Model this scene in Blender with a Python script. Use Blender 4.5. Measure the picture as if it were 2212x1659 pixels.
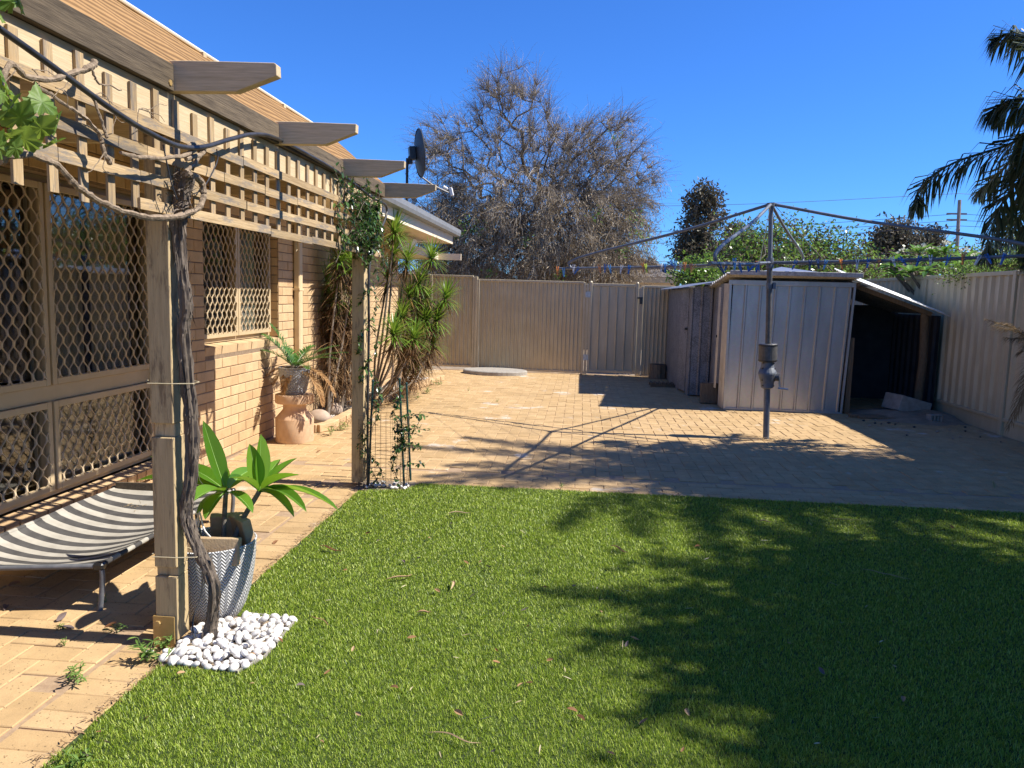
import bpy, math, random
import numpy as np
from mathutils import Matrix, Vector

random.seed(7)
rng = np.random.default_rng(7)
scene = bpy.context.scene
for o in list(bpy.data.objects):
    bpy.data.objects.remove(o)

# ------------------------------------------------------------------ camera
EYE = np.array([0.0, 0.0, 1.52])
PITCH, YAW, ROLL = math.radians(6.65), math.radians(4.96), 0.0268
FOCAL, PCX, PCY = 1661.0, 1106.0, 829.5
_f = np.array([-math.sin(YAW) * math.cos(PITCH), math.cos(YAW) * math.cos(PITCH), -math.sin(PITCH)])
_r0 = np.array([math.cos(YAW), math.sin(YAW), 0.0])
_u0 = np.cross(_r0, _f)
_r = _r0 * math.cos(ROLL) + _u0 * math.sin(ROLL)
_u = _u0 * math.cos(ROLL) - _r0 * math.sin(ROLL)
cam_data = bpy.data.cameras.new('camera')
cam_data.sensor_width = 36.0
cam_data.lens = FOCAL / 2212.0 * 36.0
cam_data.clip_start = 0.05
cam_data.clip_end = 2000.0
cam = bpy.data.objects.new('camera', cam_data)
scene.collection.objects.link(cam)
m = Matrix.Identity(4)
for i in range(3):
    m[i][0], m[i][1], m[i][2], m[i][3] = _r[i], _u[i], -_f[i], EYE[i]
cam.matrix_world = m
scene.camera = cam

# ------------------------------------------------------------------ sky and sun
SUN_EL, SUN_AZ = math.radians(48.5), math.radians(0.6)   # azimuth from +X towards +Y
world = bpy.data.worlds.new('World')
scene.world = world
world.use_nodes = True
wn = world.node_tree.nodes
wl = world.node_tree.links
sky = wn.new('ShaderNodeTexSky')
sky.sky_type = 'NISHITA'
sky.sun_disc = False
sky.sun_elevation = SUN_EL
sky.sun_rotation = math.radians(90.0) - SUN_AZ
sky.altitude = 0.0
sky.air_density = 1.0
sky.dust_density = 0.0
sky.ozone_density = 10.0
hs = wn.new('ShaderNodeMix')                 # the deep blue cast the phone gave the whole sky
hs.data_type = 'RGBA'; hs.blend_type = 'MULTIPLY'
hs.inputs[0].default_value = 1.0
hs.inputs[7].default_value = (.36, .63, .98, 1)
wl.new(sky.outputs['Color'], hs.inputs[6])
wl.new(hs.outputs[2], wn['Background'].inputs['Color'])
wn['Background'].inputs['Strength'].default_value = 0.118

sun_data = bpy.data.lights.new('sun', 'SUN')
sun_data.energy = 5.0
sun_data.angle = math.radians(0.53)
sun_data.color = (1.0, 0.945, 0.86)
sun = bpy.data.objects.new('sun', sun_data)
scene.collection.objects.link(sun)
_sd = Vector((-math.cos(SUN_EL) * math.cos(SUN_AZ), -math.cos(SUN_EL) * math.sin(SUN_AZ), -math.sin(SUN_EL)))
sun.rotation_euler = _sd.to_track_quat('-Z', 'Y').to_euler()
sun.location = (30, 0, 30)

vs = scene.view_settings
vs.view_transform = 'Standard'
vs.look = 'None'
vs.exposure = 0.8
vs.gamma = 1.0
vs.use_curve_mapping = False
cy = scene.cycles
cy.max_bounces = 7
cy.diffuse_bounces = 3
cy.glossy_bounces = 3
cy.transmission_bounces = 4
cy.transparent_max_bounces = 12
cy.use_denoising = True
cy.sample_clamp_indirect = 6.0
cy.caustics_reflective = False
cy.caustics_refractive = False

# ------------------------------------------------------------------ placing helpers
def ray(x, y):
    d = _f * FOCAL + _r * (x - PCX) + _u * (PCY - y)
    return d
def gnd(x, y, z=0.0):
    d = ray(x, y); return EYE + d * ((z - EYE[2]) / d[2])
def onX(x, y, X):
    d = ray(x, y); return EYE + d * (X / d[0])
def onY(x, y, Y):
    d = ray(x, y); return EYE + d * (Y / d[1])
def proj(p):
    v = np.asarray(p, float) - EYE
    w = v @ _f
    return PCX + FOCAL * (v @ _r) / w, PCY - FOCAL * (v @ _u) / w, w

def nrm(v):
    v = np.asarray(v, float); n = np.linalg.norm(v)
    return v / n if n > 1e-12 else v
A = lambda *a: np.array(a, float)

COL = scene.collection
def link(o, parent=None):
    COL.objects.link(o)
    if parent is not None:
        o.parent = parent
        o.matrix_parent_inverse = Matrix.Translation(-Vector(parent_loc(parent)))
    return o
def parent_loc(p):
    t = Vector((0, 0, 0))
    while p is not None:
        t += Vector(p.location) if p.parent is None else Vector((0, 0, 0))
        p = p.parent
    return t
def tag(o, label, cat=None, group=None, kind=None):
    if label: o['label'] = label
    if cat: o['category'] = cat
    if group: o['group'] = group
    if kind: o['kind'] = kind
    return o
def thing(name, label, cat, loc=(0, 0, 0), group=None):
    o = bpy.data.objects.new(name, None)
    o.location = tuple(float(v) for v in loc)
    o.empty_display_size = 0.1
    COL.objects.link(o)
    return tag(o, label, cat, group)
def copy_tree(o, parent=None):
    c = o.copy(); COL.objects.link(c); c.parent = parent
    for ch in list(o.children):
        copy_tree(ch, c)
    return c

class MB:
    """collects shapes (world coordinates) for ONE mesh object"""
    def __init__(s):
        s.v = []; s.f = []; s.n = 0
    def add(s, V, F):
        s.v.append(np.asarray(V, float).reshape(-1, 3))
        o = s.n
        s.f.extend([tuple(i + o for i in f) for f in F])
        s.n += len(s.v[-1])
    def box(s, c, size, R=None, taper=1.0):
        hx, hy, hz = (v / 2 for v in size)
        V = np.array([[x * (taper if z > 0 else 1), y * (taper if z > 0 else 1), z] for x in (-hx, hx) for y in (-hy, hy) for z in (-hz, hz)])
        if R is not None: V = V @ np.asarray(R).T
        s.add(V + np.asarray(c, float), [(0, 1, 3, 2), (4, 6, 7, 5), (0, 4, 5, 1), (2, 3, 7, 6), (0, 2, 6, 4), (1, 5, 7, 3)])
        return s
    def bb(s, lo, hi):
        lo = np.asarray(lo, float); hi = np.asarray(hi, float)
        return s.box((lo + hi) / 2, hi - lo)
    def bar(s, a, b, w, h, up=(0, 0, 1)):
        a = np.asarray(a, float); b = np.asarray(b, float)
        d = nrm(b - a); x = nrm(np.cross(d, up)); z = np.cross(x, d)
        R = np.stack([x, d, z], 1)
        return s.box((a + b) / 2, (w, np.linalg.norm(b - a), h), R)
    def tube(s, pts, rad, n=8, cap=True):
        P = np.asarray(pts, float); k = len(P)
        r = np.full(k, rad, float) if np.isscalar(rad) else np.asarray(rad, float)
        T = np.gradient(P, axis=0); T /= np.maximum(np.linalg.norm(T, axis=1, keepdims=True), 1e-9)
        a = A(0, 0, 1) if abs(T[0][2]) < .9 else A(1, 0, 0)
        N = nrm(np.cross(T[0], a)); V = []
        ang = np.arange(n) * 2 * math.pi / n
        for i in range(k):
            N = nrm(N - T[i] * (N @ T[i])); B = np.cross(T[i], N)
            V.append(P[i] + r[i] * (np.cos(ang)[:, None] * N + np.sin(ang)[:, None] * B))
        F = [(i * n + j, i * n + (j + 1) % n, (i + 1) * n + (j + 1) % n, (i + 1) * n + j) for i in range(k - 1) for j in range(n)]
        if cap:
            F.append(tuple(range(n - 1, -1, -1))); F.append(tuple((k - 1) * n + j for j in range(n)))
        s.add(np.concatenate(V), F); return s
    def lathe(s, prof, c, n=32, capb=True, capt=False, fn=None):
        ang = np.arange(n) * 2 * math.pi / n; V = []
        for i, (r, z) in enumerate(prof):
            rr = np.full(n, r, float)
            if fn is not None: rr = rr + fn(ang, z, r)
            V.append(np.stack([np.cos(ang) * rr, np.sin(ang) * rr, np.full(n, z)], 1))
        k = len(prof)
        F = [(i * n + j, i * n + (j + 1) % n, (i + 1) * n + (j + 1) % n, (i + 1) * n + j) for i in range(k - 1) for j in range(n)]
        if capb: F.append(tuple(range(n - 1, -1, -1)))
        if capt: F.append(tuple((k - 1) * n + j for j in range(n)))
        s.add(np.concatenate(V) + np.asarray(c, float), F); return s
    def grid(s, G):
        G = np.asarray(G, float); a, b = G.shape[:2]
        s.add(G.reshape(-1, 3), [(i * b + j, i * b + j + 1, (i + 1) * b + j + 1, (i + 1) * b + j) for i in range(a - 1) for j in range(b - 1)])
        return s
    def extrude(s, poly, d):
        P = np.asarray(poly, float); n = len(P); d = np.asarray(d, float)
        F = [tuple(range(n - 1, -1, -1)), tuple(range(n, 2 * n))] + [(i, (i + 1) % n, n + (i + 1) % n, n + i) for i in range(n)]
        s.add(np.concatenate([P, P + d]), F); return s
    def sheet(s, prof, axis, t=0.0):
        """open profile (k,3) swept along axis; t = thickness along the mean normal"""
        P = np.asarray(prof, float); G = np.stack([P, P + np.asarray(axis, float)])
        return s.grid(G)
    def mesh(s, name, mat=None, smooth=False):
        me = bpy.data.meshes.new(name)
        V = np.concatenate(s.v) if s.v else np.zeros((0, 3))
        me.from_pydata(V.tolist(), [], s.f)
        if mat: me.materials.append(mat)
        if smooth: me.shade_smooth()
        me.update()
        return me
    def obj(s, name, mat, parent=None, smooth=False, bevel=0, **kw):
        """geometry was given in world coordinates; origin goes to the parent's origin (or the mean)"""
        V = np.concatenate(s.v)
        if parent is not None:
            off = np.array(root_loc(parent))
        else:
            off = V.mean(0); off[2] = V[:, 2].min()
        me = bpy.data.meshes.new(name)
        me.from_pydata((V - off).tolist(), [], s.f)
        me.materials.append(mat)
        if smooth:
            me.shade_smooth(); me.set_sharp_from_angle(angle=math.radians(38))
        me.update()
        o = bpy.data.objects.new(name, me)
        COL.objects.link(o)
        if parent is not None: o.parent = parent
        else: o.location = off
        if bevel:
            b = o.modifiers.new('bevel', 'BEVEL'); b.width = bevel; b.segments = 1; b.limit_method = 'ANGLE'
        if kw: tag(o, kw.get('label'), kw.get('cat'), kw.get('group'), kw.get('kind'))
        return o
def root_loc(p):
    while p.parent is not None: p = p.parent
    return tuple(p.location)
def mesh_np(name, V, F, mat, parent=None, smooth=False):
    """fast mesh from numpy: V (n,3), F (m,k) all faces the same size"""
    me = bpy.data.meshes.new(name)
    V = np.asarray(V, np.float32); F = np.asarray(F, np.int32)
    off = np.array(root_loc(parent), np.float32) if parent is not None else np.zeros(3, np.float32)
    me.vertices.add(len(V)); me.vertices.foreach_set('co', (V - off).ravel())
    m, k = F.shape
    me.loops.add(m * k); me.loops.foreach_set('vertex_index', F.ravel())
    me.polygons.add(m)
    me.polygons.foreach_set('loop_start', np.arange(0, m * k, k, dtype=np.int32))
    me.polygons.foreach_set('loop_total', np.full(m, k, np.int32))
    me.update(calc_edges=True)
    if smooth: me.shade_smooth()
    me.materials.append(mat)
    o = bpy.data.objects.new(name, me); COL.objects.link(o)
    if parent is not None: o.parent = parent
    return o
def spline(pts, n=40):
    P = np.asarray(pts, float); k = len(P)
    P = np.vstack([2 * P[0] - P[1], P, 2 * P[-1] - P[-2]])
    out = []
    for t in np.linspace(0, k - 1 - 1e-9, n):
        i = int(t); u = t - i; a, b, c, d = P[i:i + 4]
        out.append(.5 * ((2 * b) + (c - a) * u + (2 * a - 5 * b + 4 * c - d) * u * u + (3 * b - a - 3 * c + d) * u ** 3))
    return np.array(out)
def rotz(a):
    c, s_ = math.cos(a), math.sin(a); return np.array([[c, -s_, 0], [s_, c, 0], [0, 0, 1]])
def rotaxis(ax, a):
    return np.array(Matrix.Rotation(a, 3, Vector(ax)))

# ------------------------------------------------------------------ materials
class NT:
    def __init__(s, name):
        s.m = bpy.data.materials.new(name); s.m.use_nodes = True
        s.t = s.m.node_tree; s.b = s.t.nodes['Principled BSDF']; s.out = s.t.nodes['Material Output']
    def n(s, typ, **kw):
        nd = s.t.nodes.new('ShaderNode' + typ)
        for k, v in kw.items():
            if k in nd.inputs: nd.inputs[k].default_value = v
            else: setattr(nd, k, v)
        return nd
    def l(s, a, b): s.t.links.new(a, b)
    def coord(s, kind='Object', scale=(1, 1, 1)):
        if kind == 'World':
            c = s.n('NewGeometry').outputs['Position']
        else:
            c = s.n('TexCoord').outputs[kind]
        mp = s.n('Mapping'); mp.inputs['Scale'].default_value = scale
        s.l(c, mp.inputs['Vector']); return mp.outputs['Vector']
    def noise(s, vec, scale, detail=4, rough=.6):
        nd = s.n('TexNoise'); nd.inputs['Scale'].default_value = scale
        nd.inputs['Detail'].default_value = detail; nd.inputs['Roughness'].default_value = rough
        s.l(vec, nd.inputs['Vector']); return nd.outputs['Fac']
    def ramp(s, fac, stops):
        r = s.n('ValToRGB'); e = r.color_ramp.elements
        while len(e) < len(stops): e.new(.5)
        for el, (p, c) in zip(e, stops):
            el.position = p; el.color = (*c, 1) if len(c) == 3 else c
        s.l(fac, r.inputs['Fac']); return r.outputs['Color']
    def mix(s, fac, a, b, mode='MIX'):
        x = s.n('Mix'); x.data_type = 'RGBA'; x.blend_type = mode
        for sock, v in ((x.inputs['Factor'], fac), (x.inputs['A'], a), (x.inputs['B'], b)):
            pass
        for idx, v in ((0, fac), (6, a), (7, b)):
            if hasattr(v, 'is_output'): s.l(v, x.inputs[idx])
            else: x.inputs[idx].default_value = v if idx == 0 else (*v[:3], 1)
        return x.outputs[2]
    def math(s, op, a, b=0.0, c=None):
        x = s.n('Math', operation=op)
        for i, v in enumerate((a, b) if c is None else (a, b, c)):
            if hasattr(v, 'is_output'): s.l(v, x.inputs[i])
            else: x.inputs[i].default_value = v
        return x.outputs[0]
    def rnd(s):
        """one random number per object and per loose piece"""
        a = s.n('ObjectInfo').outputs['Random']; b = s.n('NewGeometry').outputs['Random Per Island']
        return s.math('FRACT', s.math('ADD', a, b))
    def bump(s, h, strength=.3, dist=.01):
        bp = s.n('Bump'); bp.inputs['Strength'].default_value = strength; bp.inputs['Distance'].default_value = dist
        s.l(h, bp.inputs['Height']); s.l(bp.outputs['Normal'], s.b.inputs['Normal']); return bp
    def color(s, c):
        if hasattr(c, 'is_output'): s.l(c, s.b.inputs['Base Color'])
        else: s.b.inputs['Base Color'].default_value = (*c, 1)
    def rough(s, v, metal=0.0, spec=.5):
        s.b.inputs['Roughness'].default_value = v; s.b.inputs['Metallic'].default_value = metal
        s.b.inputs['Specular IOR Level'].default_value = spec

def simple(name, c1, c2=None, scale=20, rough=.7, metal=0, bump=0, bscale=None, stretch=(1, 1, 1), spec=.5, vary=0, coord='Object', bdist=.005):
    t = NT(name); v = t.coord(coord, stretch); t.rough(rough, metal, spec)
    c2 = c2 or c1
    nz = t.noise(v, scale)
    col = t.ramp(nz, [(.32, c1), (.68, c2)])
    if vary:
        h = t.n('HueSaturation'); t.l(col, h.inputs['Color'])
        r = t.rnd(); mr = t.n('MapRange'); t.l(r, mr.inputs['Value'])
        mr.inputs['To Min'].default_value = 1 - vary; mr.inputs['To Max'].default_value = 1 + vary
        t.l(mr.outputs[0], h.inputs['Value']); col = h.outputs['Color']
    t.color(col)
    if bump:
        t.bump(t.noise(v, bscale or scale * 3), bump, bdist)
    return t.m
def leafmat(name, c1, c2, c3=None, trans=.3, rough=.45, spec=.4, tcol=None):
    """leaves: colour by piece, some light comes through"""
    t = NT(name); r = t.rnd(); t.rough(rough, 0, spec)
    stops = [(0, c1), (.6, c2)] + ([(1, c3)] if c3 else [])
    col = t.ramp(r, stops); t.color(col)
    tr = t.n('BsdfTranslucent'); 
    tc = t.mix(.5, col, tcol or c2)
    g = t.n('Gamma'); g.inputs['Gamma'].default_value = .85; t.l(tc, g.inputs['Color']); t.l(g.outputs[0], tr.inputs['Color'])
    mx = t.n('MixShader'); mx.inputs[0].default_value = trans
    t.l(t.b.outputs[0], mx.inputs[1]); t.l(tr.outputs[0], mx.inputs[2]); t.l(mx.outputs[0], t.out.inputs['Surface'])
    return t.m
M = {}
def timber(name, c1, c2, axis, rough=.8, bump=.35, grain=7, wear=None, wlo=.56):
    """axis: 0/1/2 the direction the grain runs in"""
    st = [26, 26, 26]; st[axis] = 1.2
    t = NT(name); v = t.coord('World', st); t.rough(rough, 0, .25)
    n1 = t.noise(v, 2.2, 5, .65); n2 = t.noise(t.coord('World', [q * 4 for q in st]), 2.0, 3)
    col = t.ramp(n1, [(.3, c1), (.7, c2)])
    col = t.mix(.35, col, t.ramp(n2, [(.35, tuple(q * .6 for q in c1)), (.65, c2)]))
    if wear:
        ws = [14, 14, 14]; ws[axis] = 2.2
        w = t.noise(t.coord('World', ws), 1.6, 7, .75)
        w2 = t.ramp(w, [(wlo, (0, 0, 0)), (wlo + .10, (.85, .85, .85))])
        sep = t.n('SeparateColor'); t.l(w2, sep.inputs[0])
        col = t.mix(sep.outputs[0], col, wear)
    h = t.n('HueSaturation'); t.l(col, h.inputs['Color'])
    mr = t.n('MapRange'); t.l(t.rnd(), mr.inputs['Value']); mr.inputs['To Min'].default_value = .74; mr.inputs['To Max'].default_value = 1.15
    t.l(mr.outputs[0], h.inputs['Value']); t.color(h.outputs['Color'])
    t.bump(n2, bump, .004)
    return t.m

# masonry
def masonry(name, c1, c2, c3, pit=.5, stain=None):
    t = NT(name); v = t.coord('World'); t.rough(.88, 0, .2)
    r = t.rnd()
    base = t.ramp(r, [(0, c1), (.5, c2), (1, c3)])
    n = t.noise(v, 7, 5, .65)
    base = t.mix(.5, base, t.mix(1.0, base, t.ramp(n, [(.3, (.62, .6, .58)), (.7, (1.15, 1.12, 1.08))]), 'MULTIPLY'))
    sp = t.n('TexVoronoi'); sp.inputs['Scale'].default_value = 62; t.l(v, sp.inputs['Vector'])
    mask = t.math('MULTIPLY', t.math('LESS_THAN', sp.outputs['Distance'], .22), t.math('GREATER_THAN', t.noise(v, 60, 2), .52))
    base = t.mix(t.math('MULTIPLY', mask, pit), base, tuple(q * .35 for q in c1))
    fine = t.noise(v, 190, 3, .7)
    base = t.mix(.35, base, t.mix(1.0, base, t.ramp(fine, [(.3, (.7, .7, .7)), (.7, (1.2, 1.2, 1.2))]), 'MULTIPLY'))
    if stain:
        s1 = t.noise(v, 1.3, 6, .62); s2 = t.noise(v, 5.0, 5, .6)
        k = t.math('ADD', t.math('MULTIPLY', s1, .75), t.math('MULTIPLY', s2, .25))
        w = t.n('MapRange'); t.l(k, w.inputs['Value']); w.inputs['From Min'].default_value = .585; w.inputs['From Max'].default_value = .64; w.inputs['To Max'].default_value = .75
        base = t.mix(w.outputs[0], base, stain)
        d1 = t.noise(t.coord('World', (1, 1, 1)), .8, 5, .6)
        w = t.n('MapRange'); t.l(d1, w.inputs['Value']); w.inputs['From Min'].default_value = .52; w.inputs['From Max'].default_value = .72; w.inputs['To Max'].default_value = .35
        base = t.mix(w.outputs[0], base, tuple(q * .45 for q in c2))
    t.color(base)
    t.bump(t.math('ADD', t.math('MULTIPLY', fine, .6), t.math('MULTIPLY', mask, -.6)), .45, .004)
    return t.m
M['paver'] = masonry('paver_clay', (.465, .315, .155), (.50, .345, .175), (.535, .372, .195), .85, (.60, .54, .45))
M['brick'] = masonry('brick_clay', (.52, .35, .19), (.58, .405, .225), (.62, .445, .255), .25)
M['joint'] = simple('paving_sand', (.30, .20, .12), (.40, .28, .17), 30, .95, bump=.4)
M['mortar'] = simple('joint_shaded_mortar', (.20, .14, .085), (.28, .20, .13), 40, .95, bump=.4)  # mortar darkened to carry the shadow of the raked joints
M['soil'] = simple('sandy_soil', (.20, .15, .10), (.32, .25, .17), 9, .95, bump=.5, coord='World')
M['cream'] = simple('cream_paint', (.62, .48, .28), (.68, .53, .32), 6, .45, vary=.03)
M['fascia'] = simple('cream_fascia_paint', (.72, .62, .45), (.78, .68, .5), 6, .5)
M['soffit'] = simple('cream_soffit_paint', (.72, .60, .42), (.76, .64, .46), 4, .6)
M['frame'] = simple('beige_aluminium', (.50, .38, .22), (.56, .43, .26), 5, .38, bump=.02)
M['screen'] = simple('beige_security_mesh', (.55, .42, .26), (.62, .49, .32), 12, .45)
M['post'] = timber('painted_post_timber', (.52, .38, .20), (.62, .47, .26), 2, .7, .6, wear=(.22, .155, .09), wlo=.53)
M['beam'] = timber('painted_beam_timber', (.66, .50, .29), (.74, .58, .36), 1, .7, .3)
M['rafter'] = timber('rafter_timber', (.48, .37, .22), (.66, .52, .33), 0, .75, .3)
M['grey_timber'] = timber('weathered_grey_timber', (.055, .042, .03), (.19, .145, .095), 1, .9, .6)
M['slat'] = timber('lattice_timber', (.33, .22, .11), (.56, .41, .23), 1, .85, .4, wear=(.20, .175, .15), wlo=.50)
M['slatv'] = timber('lattice_timber_upright', (.33, .22, .11), (.56, .41, .23), 2, .85, .4, wear=(.20, .175, .15), wlo=.50)
M['bark'] = timber('vine_bark', (.06, .047, .037), (.27, .215, .165), 2, .95, 1.0)
M['barkpale'] = simple('vine_cane_bark', (.16, .115, .075), (.33, .25, .17), 60, .95, bump=.9, stretch=(1, 1, 1), bscale=120)
M['oldwood'] = timber('old_wood', (.12, .09, .06), (.26, .19, .12), 2, .95, .6)
M['black'] = simple('black_plastic', (.012, .012, .013), (.025, .025, .025), 30, .38)
M['hose'] = simple('dusty_black_hose', (.018, .018, .02), (.05, .048, .045), 14, .42)
M['galv'] = None
M['concrete'] = simple('concrete', (.27, .245, .21), (.38, .35, .30), 14, .92, bump=.5)
M['asb'] = simple('lichen_cement_sheet', (.26, .25, .23), (.52, .50, .46), 26, .95, bump=.5)
M['terra'] = None
M['stone'] = simple('tan_stone', (.34, .25, .18), (.46, .36, .27), 8, .85, bump=.3)
M['whitepeb'] = simple('white_pebble', (.60, .55, .48), (.80, .78, .74), 25, .6, vary=.14, bump=.05)
M['gravel'] = simple('pale_gravel', (.42, .38, .32), (.66, .62, .55), 30, .8, vary=.25)
# ================================================================== ground and paving
g = MB(); g.add([(-250, -60, -.05), (250, -60, -.05), (250, 400, -.05), (-250, 400, -.05)], [(0, 1, 2, 3)])
tag(g.obj('ground', M['soil']), 'bare sandy ground under and beyond the yard', kind='structure')

g = MB()
g.add([(-3.35, 0.6, -.006), (-1.55, .6, -.006), (-1.55, 5.95, -.006), (5.15, 5.95, -.006), (5.15, 15.3, -.006), (-3.35, 15.3, -.006)], [(0, 1, 2, 3, 4, 5)])
paving = g.obj('paving', M['joint'])
tag(paving, 'tan clay brick paving of the yard and path', kind='structure')
PL, PW, PJ = .232, .116, .0024
def paver_mesh(lx, ly):
    mb = MB(); b = .0035; hx, hy = lx / 2 - PJ, ly / 2 - PJ
    V = [(-hx, -hy, -.03), (hx, -hy, -.03), (hx, hy, -.03), (-hx, hy, -.03),
         (-hx, -hy, -b), (hx, -hy, -b), (hx, hy, -b), (-hx, hy, -b),
         (-hx + b, -hy + b, 0), (hx - b, -hy + b, 0), (hx - b, hy - b, 0), (-hx + b, hy - b, 0)]
    F = [(0, 1, 5, 4), (1, 2, 6, 5), (2, 3, 7, 6), (3, 0, 4, 7), (4, 5, 9, 8), (5, 6, 10, 9), (6, 7, 11, 10), (7, 4, 8, 11), (8, 9, 10, 11)]
    mb.add(V, F); return mb
pav = []   # (x, y, horizontal?)
def herring(x0, x1, y0, y1, keep):
    nx = int((x1 - x0) / PW) + 3; ny = int((y1 - y0) / PW) + 3
    for i in range(-2, nx):
        for j in range(-2, ny):
            k = (i + j) % 4
            if k == 0: c = (x0 + (i + 1) * PW, y0 + (j + .5) * PW, 0)
            elif k == 2: c = (x0 + (i + .5) * PW, y0 + (j + 1) * PW, 1)
            else: continue
            if keep(c): pav.append(c)
# path beside the house: a header course along the lawn, herringbone inside it
for j in range(0, 46):
    y = .7 + (j + .5) * PW
    if y < 5.9: pav.append((-1.755, y, 0))
herring(-3.4, -1.871, .7, 6.0, lambda c: -3.12 < c[0] < -1.92 and c[1] < 5.93)
# rows of stretchers behind the lawn, herringbone beyond
for j in range(4):
    for i in range(-14, 26):
        x = (i + (.5 if j % 2 else 0)) * PL; y = 5.965 + j * PW
        if -3.1 < x < 5.1: pav.append((x, y, 0))
BED = [(-2.72, 7.95), (-2.72, 9.0), (-2.70, 10.2), (-2.60, 11.6), (-2.42, 13.0), (-2.38, 13.35)]
def bed_x(y):
    for (xa, ya), (xb, yb) in zip(BED, BED[1:]):
        if ya <= y <= yb: return xa + (xb - xa) * (y - ya) / (yb - ya)
    return -9
herring(-3.3, 5.2, 6.43, 15.2, lambda c: -3.12 < c[0] < 5.05 and 6.47 < c[1] < 15.12 and not (c[0] < bed_x(c[1])))
def pav_size(c):
    x, y, w = proj((c[0], c[1], 0))
    if w < .3 or not (-40 < x < 2252 and 600 < y < 1700): return -1
    return 1.0 / (w * w) * (1.52 / w)
order = sorted(range(len(pav)), key=lambda i: -pav_size(pav[i]))
top = set(order[:300])
pm = {0: paver_mesh(PL, PW).mesh('paver', M['paver']), 1: paver_mesh(PW, PL).mesh('paver_upright', M['paver'])}
rest = MB(); base = {0: paver_mesh(PL, PW), 1: paver_mesh(PW, PL)}
for i, c in enumerate(pav):
    dz = random.gauss(0, .0016); tl = (random.gauss(0, .006), random.gauss(0, .006)); rz = random.gauss(0, .010)
    if i in top:
        o = bpy.data.objects.new('paver', pm[c[2]]); COL.objects.link(o); o.parent = paving
        o.location = Vector((c[0], c[1], dz)) - paving.location
        o.rotation_euler = (tl[0], tl[1], rz)
    else:
        R = rotz(rz) @ rotaxis((1, 0, 0), tl[0]) @ rotaxis((0, 1, 0), tl[1])
        rest.add(base[c[2]].v[0] @ R.T + A(c[0], c[1], dz), base[c[2]].f)
o = rest.obj('paver_field', M['paver'], paving); o['kind'] = 'stuff'

# ================================================================== artificial lawn
LX0, LX1, LY0, LY1 = -1.635, 5.06, .9, 5.905
PATCH1 = [(-1.66, 2.80), (-1.30, 2.775), (-1.245, 2.92), (-1.255, 3.275), (-1.66, 3.30)]
PATCH2 = [(-1.7, 5.60), (-1.30, 5.68), (-1.22, 5.95), (-1.7, 5.95)]
def inside(px, py, poly):
    px = np.asarray(px); py = np.asarray(py); r = np.zeros(px.shape, bool)
    n = len(poly); j = n - 1
    for i in range(n):
        xi, yi = poly[i]; xj, yj = poly[j]
        c = ((yi > py) != (yj > py)) & (px < (xj - xi) * (py - yi) / (yj - yi + 1e-12) + xi)
        r ^= c; j = i
    return r
mb = MB()
mb.add([(LX0, LY0, .004), (LX1, LY0, .004), (LX1, LY1, .004), (-1.22, LY1, .004), (-1.30, 5.68, .004), (LX0, 5.60, .004), (LX0, 3.30, .004), (-1.255, 3.275, .004), (-1.245, 2.92, .004), (-1.30, 2.775, .004), (LX0, 2.80, .004)],
       [(0, 1, 2, 3, 4, 5, 6, 7, 8, 9, 10)])
M['turfbase'] = simple('turf_thatch', (.015, .035, .006), (.05, .07, .015), 160, .95, coord='World')
tag(mb.obj('lawn', M['turfbase']), 'backing mat of the artificial green lawn', kind='structure')
NB = 850000
yy = LY0 + (LY1 - LY0) * rng.random(NB * 3); xx = LX0 + (LX1 - LX0) * rng.random(NB * 3)
# keep what the lens and a step to the side can see, more of it close by
w_ = np.clip(2.6 / np.hypot(xx, yy - .2), .28, 1.0) ** 1.4
ok = (rng.random(NB * 3) < w_) & ~inside(xx, yy, PATCH1) & ~inside(xx, yy, PATCH2) & (yy > 1.55 + .0 * xx) & (np.abs(xx + .1) < .95 * yy + .9)
# ragged left edge
ok &= xx > LX0 + .012 * np.sin(yy * 9) + .010 * np.sin(yy * 31)
xx, yy = xx[ok][:NB], yy[ok][:NB]; nb = len(xx)
ang = rng.random(nb) * 2 * np.pi; lean = .15 + .75 * rng.random(nb)
fld = np.sin(xx * 2.1 + 1.3 * np.sin(yy * 1.7)) + np.sin(yy * 2.9 + xx)
h = (.006 + .010 * rng.random(nb) ** 1.3) * (1 + .06 * fld + .22 * np.sin(xx * 61 + 3 * np.sin(yy * 37)) * np.sin(yy * 57 + 2 * np.sin(xx * 43)))
wd = (.0008 + .0006 * rng.random(nb)) * np.clip(np.hypot(xx, yy) / 2.6, 1, 2.2)
dx, dy = np.cos(ang), np.sin(ang); bx, by = -dy, dx
L = h * 1.1 * lean
P0 = np.stack([xx, yy, np.full(nb, .004)], 1)
def pt(f, hz, s):
    return np.stack([P0[:, 0] + dx * L * f + bx * wd * s, P0[:, 1] + dy * L * f + by * wd * s, .004 + h * hz], 1)
V = np.stack([pt(0, 0, -1), pt(0, 0, 1), pt(1.0, 1.0, .35), pt(1.0, 1.0, -.35)], 1).reshape(-1, 3)
F = np.arange(nb)[:, None] * 4 + np.array([[0, 1, 2, 3]])
M['grass'] = leafmat('turf_blades', (.09, .15, .008), (.29, .415, .024), (.62, .68, .14), .36, .45, .45)
lg = mesh_np('lawn_grass', V, F, M['grass'])
tag(lg, 'short bright green artificial grass covering the lawn', 'grass', kind='stuff')

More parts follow.
